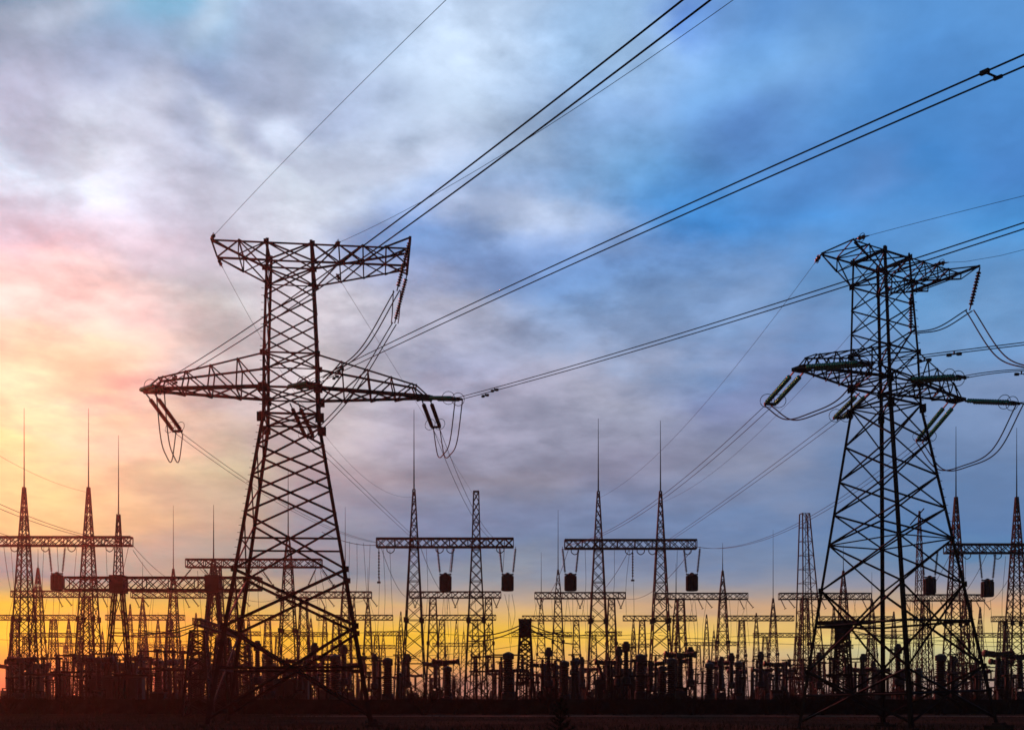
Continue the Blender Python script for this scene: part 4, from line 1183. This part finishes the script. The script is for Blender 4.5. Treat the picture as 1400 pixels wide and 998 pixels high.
def k_pt():
    r = empty('power_transformer')
    b = MB(); b.box(-2.6, 2.6, -1.3, 1.3, .5, 3.6); b.box(-2.8, 2.8, -1.5, 1.5, 3.6, 3.75); b.box(-2.5, 2.5, -1, 1, 0, .5); b.build('tank', 'paint', r)
    for x in (-1.8, -.6, .6, 1.8):
        b = MB()
        for i in range(7): b.box(x - .45 + i * .14, x - .41 + i * .14, -2.3, -1.32, .8, 3.4)
        b.bar((x - .45, -1.8, 3.3), (x + .5, -1.8, 3.3), .14); b.bar((x - .45, -1.8, .95), (x + .5, -1.8, .95), .14)
        b.build('radiator', 'paint', r)
    lathe_part('conservator', [(0, .1), (.05, .45), (3.2, .45), (3.25, .1)], 'paint', r, (-1.6, .6, 4.7), (1, 0, 0), 14)
    for x in (-1.2, 1.2):
        b = MB(); b.bar((x, .6, 3.75), (x, .6, 4.4), .16); b.build('bracket', 'steel', r)
    for x in (-1.7, 0, 1.7):
        a = Vector((x * .18, -.45, 1)).normalized()
        o = lathe_part('bushing', [(0, .3), (.4, .3)] + sheds(.4, 2.0, .26, .17) + [(2.5, .06), (2.8, .05)], 'porcelain', r, (x, -.5, 3.7), a)
    return r


PROTO = {'ct': k_ct(), 'cb': k_cb(), 'dis': k_dis(), 'vt': k_vt(), 'post': k_post(), 'cab': k_cab(), 'pt': k_pt()}
KIND = {'ct': ('current transformer with a drum head on a lattice stand', 'transformer'), 'cb': ('T-headed circuit breaker pole on a stand', 'circuit breaker'),
        'dis': ('flat-topped disconnector on two lattice posts', 'disconnector'), 'vt': ('thick ribbed voltage transformer column', 'transformer'),
        'post': ('slim bus support post with one insulator', 'insulator post'), 'cab': ('two-door control cabinet on short legs', 'cabinet'),
        'pt': ('large finned power transformer with bushings', 'transformer')}
RAD = {'ct': .8, 'cb': 1.6, 'dis': 2.2, 'vt': .9, 'post': .6, 'cab': .9, 'pt': 3.2}
placed = []          # (px, kind, X, D, scale, rz)
fixed = [(530, 'vt', 108, .98), (519, 'post', 109, .95), (612, 'vt', 106, .82), (695, 'vt', 104, 1.05), (512, 'ct', 116, .95), (686, 'post', 110, .9), (856, 'ct', 107, 1.08), (846, 'ct', 113, 1.05), (868, 'dis', 110, .9),
         (832, 'cb', 112, 1.0), (876, 'vt', 116, 1.1), (890, 'cb', 108, .95), (930, 'cb', 110, 1.1), (944, 'ct', 114, 1.05), (918, 'vt', 112, 1.0), (750, 'ct', 108, 1.0), (742, 'cb', 118, .95), (772, 'vt', 112, .95), (786, 'vt', 116, 1.0), (759, 'post', 112, 1.0),
         (160, 'pt', 112, 1.0), (845, 'pt', 126, .95), (390, 'pt', 118, .95), 
         (100, 'dis', 110, 1.0), (150, 'dis', 118, 1.08), (215, 'dis', 114, 1.12), (250, 'dis', 110, 1.05), (185, 'dis', 106, .9), (60, 'dis', 106, .92), (285, 'dis', 106, 1.0), (322, 'dis', 112, 1.0),
         (430, 'ct', 112, 1.1), (352, 'ct', 108, 1.1), (368, 'vt', 112, 1.1), (458, 'vt', 110, 1.05), (470, 'ct', 116, 1.1), (410, 'cb', 114, 1.0), (440, 'dis', 124, 1.0),
         (1010, 'vt', 140, 1.1), (985, 'cb', 128, 1.05), (1000, 'ct', 122, 1.0), (1040, 'ct', 126, 1.05), (1062, 'cb', 124, 1.0), (1075, 'post', 118, 1.0), (970, 'vt', 118, .95),
         (1228, 'ct', 108, 1.05), (1286, 'vt', 110, 1.06), (1302, 'post', 108, 1.05), (1335, 'post', 112, 1.0), (1365, 'cb', 110, 1.12), (1376, 'post', 106, 1.0), (1394, 'cb', 114, 1.1), (1256, 'vt', 120, .85), (1180, 'ct', 116, .95), (1160, 'vt', 122, .9), (1120, 'ct', 112, .95)]


def ok(X, D, r):
    return all((X - q[2]) ** 2 + (D - q[3]) ** 2 > (r + RAD[q[1]]) ** 2 * .55 for q in placed) and not (100 < D < 103)


rng = random.Random(17)
for px, kd, D, s in fixed:
    X = (px - 700) / F * D
    for _ in range(12):
        if ok(X, D, RAD[kd]): break
        D += 2.2; X = (px - 700) / F * D
    placed.append((px, kd, X, D, s * D / (D if True else 1), rng.uniform(-.25, .25)))
zones = [(0, 120, 28), (120, 240, 28), (240, 350, 22), (350, 500, 18), (500, 720, 12), (720, 960, 28), (960, 1110, 20), (1110, 1400, 28)]
for x0, x1, n in zones:
    done = 0; tries = 0
    while done < n and tries < 4000:
        tries += 1
        kd = rng.choices(['ct', 'cb', 'dis', 'vt', 'post', 'cab'], [3, 4, 5, 2, 9, 1])[0]
        if 560 < x0 + 80 < 700 and kd == 'dis': continue
        D = 104 + 110 * rng.random() ** 1.3
        px = rng.uniform(x0, x1); X = (px - 700) / F * D
        if not ok(X, D, RAD[kd]): continue
        placed.append((px, kd, X, D, rng.uniform(.85, 1.1), rng.uniform(-.35, .35))); done += 1
for x0, x1, n in [(0, 350, 60), (350, 560, 26), (560, 720, 16), (720, 1100, 48), (1100, 1400, 40)]:      # deeper in the yard
    done = 0; tries = 0
    while done < n and tries < 6000:
        tries += 1
        kd = rng.choices(['ct', 'cb', 'dis', 'vt', 'post'], [3, 4, 6, 1, 9])[0]
        D = rng.uniform(140, 300); px = rng.uniform(x0, x1); X = (px - 700) / F * D
        if not ok(X, D, RAD[kd]): continue
        placed.append((px, kd, X, D, rng.uniform(.95, 1.35), rng.uniform(-.35, .35))); done += 1
MARKS = [(-50, 'the left edge of the photo'), (33, 'the leftmost spiked mast'), (121, 'the second spiked mast'), (162, 'the splayed A-frame'), (232, 'the thin spike'), (296, "the red pylon's left legs"), (394, 'the mast inside the red pylon'),
         (500, "the red pylon's right leg"), (566, 'the lone single spike'), (651, 'the flat-topped mast'), (718, 'the dark-headed portal'), (818, "the middle gantry's left mast"), (903, "the middle gantry's right mast"), (988, 'the short pointed mast'), (1057, 'the third row spike'),
         (1100, 'the flat-topped tower'), (1165, "the dark pylon's left leg"), (1240, "the dark pylon's middle legs"), (1307, "the mast behind the dark pylon"), (1390, 'the rightmost spiked mast')]
ORD = ['first', 'second', 'third', 'fourth', 'fifth', 'sixth', 'seventh', 'eighth', 'ninth', 'tenth', 'eleventh', 'twelfth', 'thirteenth', 'fourteenth', 'fifteenth', 'sixteenth', 'seventeenth', 'eighteenth', 'nineteenth', 'twentieth'] + ['twenty-' + t for t in 'first second third fourth fifth sixth seventh eighth ninth'.split()]
SHORT = {'ct': 'drum-headed current transformer', 'cb': 'T-headed circuit breaker', 'dis': 'flat-topped disconnector', 'vt': 'thick ribbed voltage transformer', 'post': 'slim bus support post', 'cab': 'low control cabinet', 'pt': 'finned power transformer'}
placed.sort(key=lambda q: q[0])
used = set(); count = {}
for px, kd, X, D, s, rz in placed:
    mk = [m for m in MARKS if m[0] <= px][-1][1]
    c = count.get((mk, kd), 0); count[(mk, kd)] = c + 1
    o = copy_tree(PROTO[kd]) if kd in used else PROTO[kd]
    used.add(kd)
    o.location = (X, D, 0); o.scale = (s, s, s); o.rotation_euler = (0, 0, rz)
    tag(o, f'{ORD[c]} {SHORT[kd]} to the right of {mk}', KIND[kd][1], f'{SHORT[kd]}s of the yard')

# ------------------------------------------------------------------ perimeter fence
fr = empty('perimeter_fence', (0, 101.5, 0)); tag(fr, 'low dark panel fence running along the front of the whole substation yard', 'fence')
post = None
for i in range(62):
    x = -92 + i * 3.0
    if post is None:
        p = MB(); p.box(-.09, .09, -.09, .09, 0, 1.5); post = p.build('post', 'fence', fr, (x, 0, 0))
        q = MB(); q.box(.1, 2.9, -.04, .04, .05, 1.3); q.box(.1, 2.9, -.07, .07, 1.3, 1.4); pan = q.build('panel', 'fence', fr, (x, 0, 0))
    else:
        for src, nm in ((post, 'post'), (pan, 'panel')):
            c = src.copy(); col.objects.link(c); c.parent = fr; c.location = (x, 0, rng.uniform(-.03, .02))

# ------------------------------------------------------------------ bare shrubs and the sapling
def branch(b, p, d, L, r, depth, rg):
    q = p + d * L
    m = (p + q) / 2 + Vector((rg.uniform(-.06, .06), rg.uniform(-.06, .06), 0)) * L
    b.tube([p, m, q], r, 4, r * .6)
    if depth == 0: return
    for i in range(rg.choice((2, 3, 3))):
        nd = (d + Vector((rg.uniform(-.75, .75), rg.uniform(-.75, .75), rg.uniform(-.1, .5)))).normalized()
        branch(b, lerp(p, q, rg.uniform(.55, 1)), nd, L * rg.uniform(.6, .82), r * .6, depth - 1, rg)


def shrub(px, D, h, seed, label, n=5):
    rg = random.Random(seed)
    root = empty('bare_shrub', ((px - 700) / F * D, D, 0)); tag(root, label, 'shrub', 'leafless shrubs around the fence')
    t = MB(); b = MB()
    for i in range(n):
        a = rg.uniform(0, 6.28); d = Vector((math.cos(a) * .35, math.sin(a) * .35, 1)).normalized()
        p = Vector((math.cos(a) * .05, math.sin(a) * .05, -.1)); q = p + d * h * .3
        t.tube([p, q], .04, 5, .03)
        for _ in range(3):
            nd = (d + Vector((rg.uniform(-.5, .5), rg.uniform(-.5, .5), .1))).normalized(); branch(b, q, nd, h * .28, .028, 3, rg)
    t.build('stem', 'bark', root); b.build('twigs', 'bark', root)


for i, (px, D, h, lab) in enumerate(((632, 118, 4.6, 'bare twiggy shrub left of the flat-topped mast base'), (672, 120, 4.8, 'bare twiggy shrub just right of the flat-topped mast base'), (590, 122, 3.6, 'bare shrub between the masts of the centre-left gantry'),
                                 (1075, 99, 2.4, 'low bare shrub by the fence left of the dark pylon'), (905, 99, 2.3, 'low bare shrub by the fence under the middle gantry right mast'), (840, 98, 2.2, 'low bare shrub by the fence under the middle gantry left mast'),
                                 (1330, 99, 2.6, 'low bare shrub by the fence right of the dark pylon'), (1385, 98, 3.0, 'low bare shrub at the right edge of the photo'), (960, 97, 1.9, 'smallest bare shrub on the fence line, right of the middle gantry'),
                                 (240, 98, 2.0, 'low bare shrub by the fence left of the red pylon'), (60, 98, 1.8, 'low bare shrub by the fence at the left edge'), (1180, 98, 2.2, 'low bare shrub inside the dark pylon legs'))):
    shrub(px, D, h, 40 + i, lab)
rng = random.Random(77)
BR = None
for i in range(30):
    px = 5 + i * 47 + rng.uniform(-12, 12); D = rng.uniform(96.5, 100.3)
    if 340 < px < 470 and i % 2: continue
    if BR is None or i in (14, 30):
        shrub(px, D, 1.7, 300 + i, 'low tangled brush standing against the dark perimeter fence', 6)
        o = [q for q in col.objects if q.name.startswith('bare_shrub')][-1]
        o = max((q for q in col.objects if q.name.startswith('bare_shrub')), key=lambda q: q.name); BR = o
    else:
        o = copy_tree(BR)
    o.location = ((px - 700) / F * D, D, 0); o.rotation_euler = (0, 0, rng.uniform(0, 6.28)); k_ = rng.uniform(.7, 1.35); o.scale = (k_ * 1.5, k_ * 1.5, k_ * 1.05)
    tag(o, 'low tangled brush standing against the dark perimeter fence', 'shrub', 'brush along the perimeter fence')

sp = empty('pine_sapling', ((766 - 700) / F * 33, 33, 0)); tag(sp, 'small dark pine sapling in the grass at the bottom edge, middle of the photo', 'tree')
t = MB(); t.tube([(0, 0, 0), (.02, 0, .8), (0, 0, 1.6)], .035, 6, .008); t.build('trunk', 'bark', sp)
c = MB(); rg = random.Random(9)
for i in range(46):
    z = .15 + 1.4 * (i / 46); L = (.62 * (1 - z / 1.72) + .06) * rg.uniform(.7, 1.15); a = i * 2.4
    d = Vector((math.cos(a), math.sin(a), .45)); q = Vector((0, 0, z)) + d * L
    c.tube([(0, 0, z), q], .006, 3)
    for j in range(42):
        p = lerp(Vector((0, 0, z)), q, rg.uniform(.25, 1)); e = p + Vector((rg.uniform(-1, 1), rg.uniform(-1, 1), rg.uniform(-.2, 1))).normalized() * .12 + d * .05
        n = len(c.v); s = Vector((rg.uniform(-1, 1), rg.uniform(-1, 1), 0)).normalized() * .012
        c.v += [p - s, p + s, e]; c.f.append((n, n + 1, n + 2))
c.build('crown', 'needles', sp)

# ------------------------------------------------------------------ evening haze
hm = bpy.data.materials.new('haze_air'); hm.use_nodes = True
K = Nodes(hm.node_tree)
for n in list(K.n):
    if n.type == 'BSDF_PRINCIPLED': K.n.remove(n)
pv = K.new('ShaderNodeVolumePrincipled')
pv.inputs['Color'].default_value = (0.95, 0.82, 0.76, 1)
pv.inputs['Density'].default_value = 0.0002
pv.inputs['Anisotropy'].default_value = 0.87
K.l.new(pv.outputs[0], K.n['Material Output'].inputs['Volume'])
M['haze'] = hm
hz = MB(); hz.box(-3050, 3050, -350, 3050, -3, 60)
ho = hz.build('haze', 'haze'); ho['kind'] = 'stuff'; ho.display_type = 'WIRE'
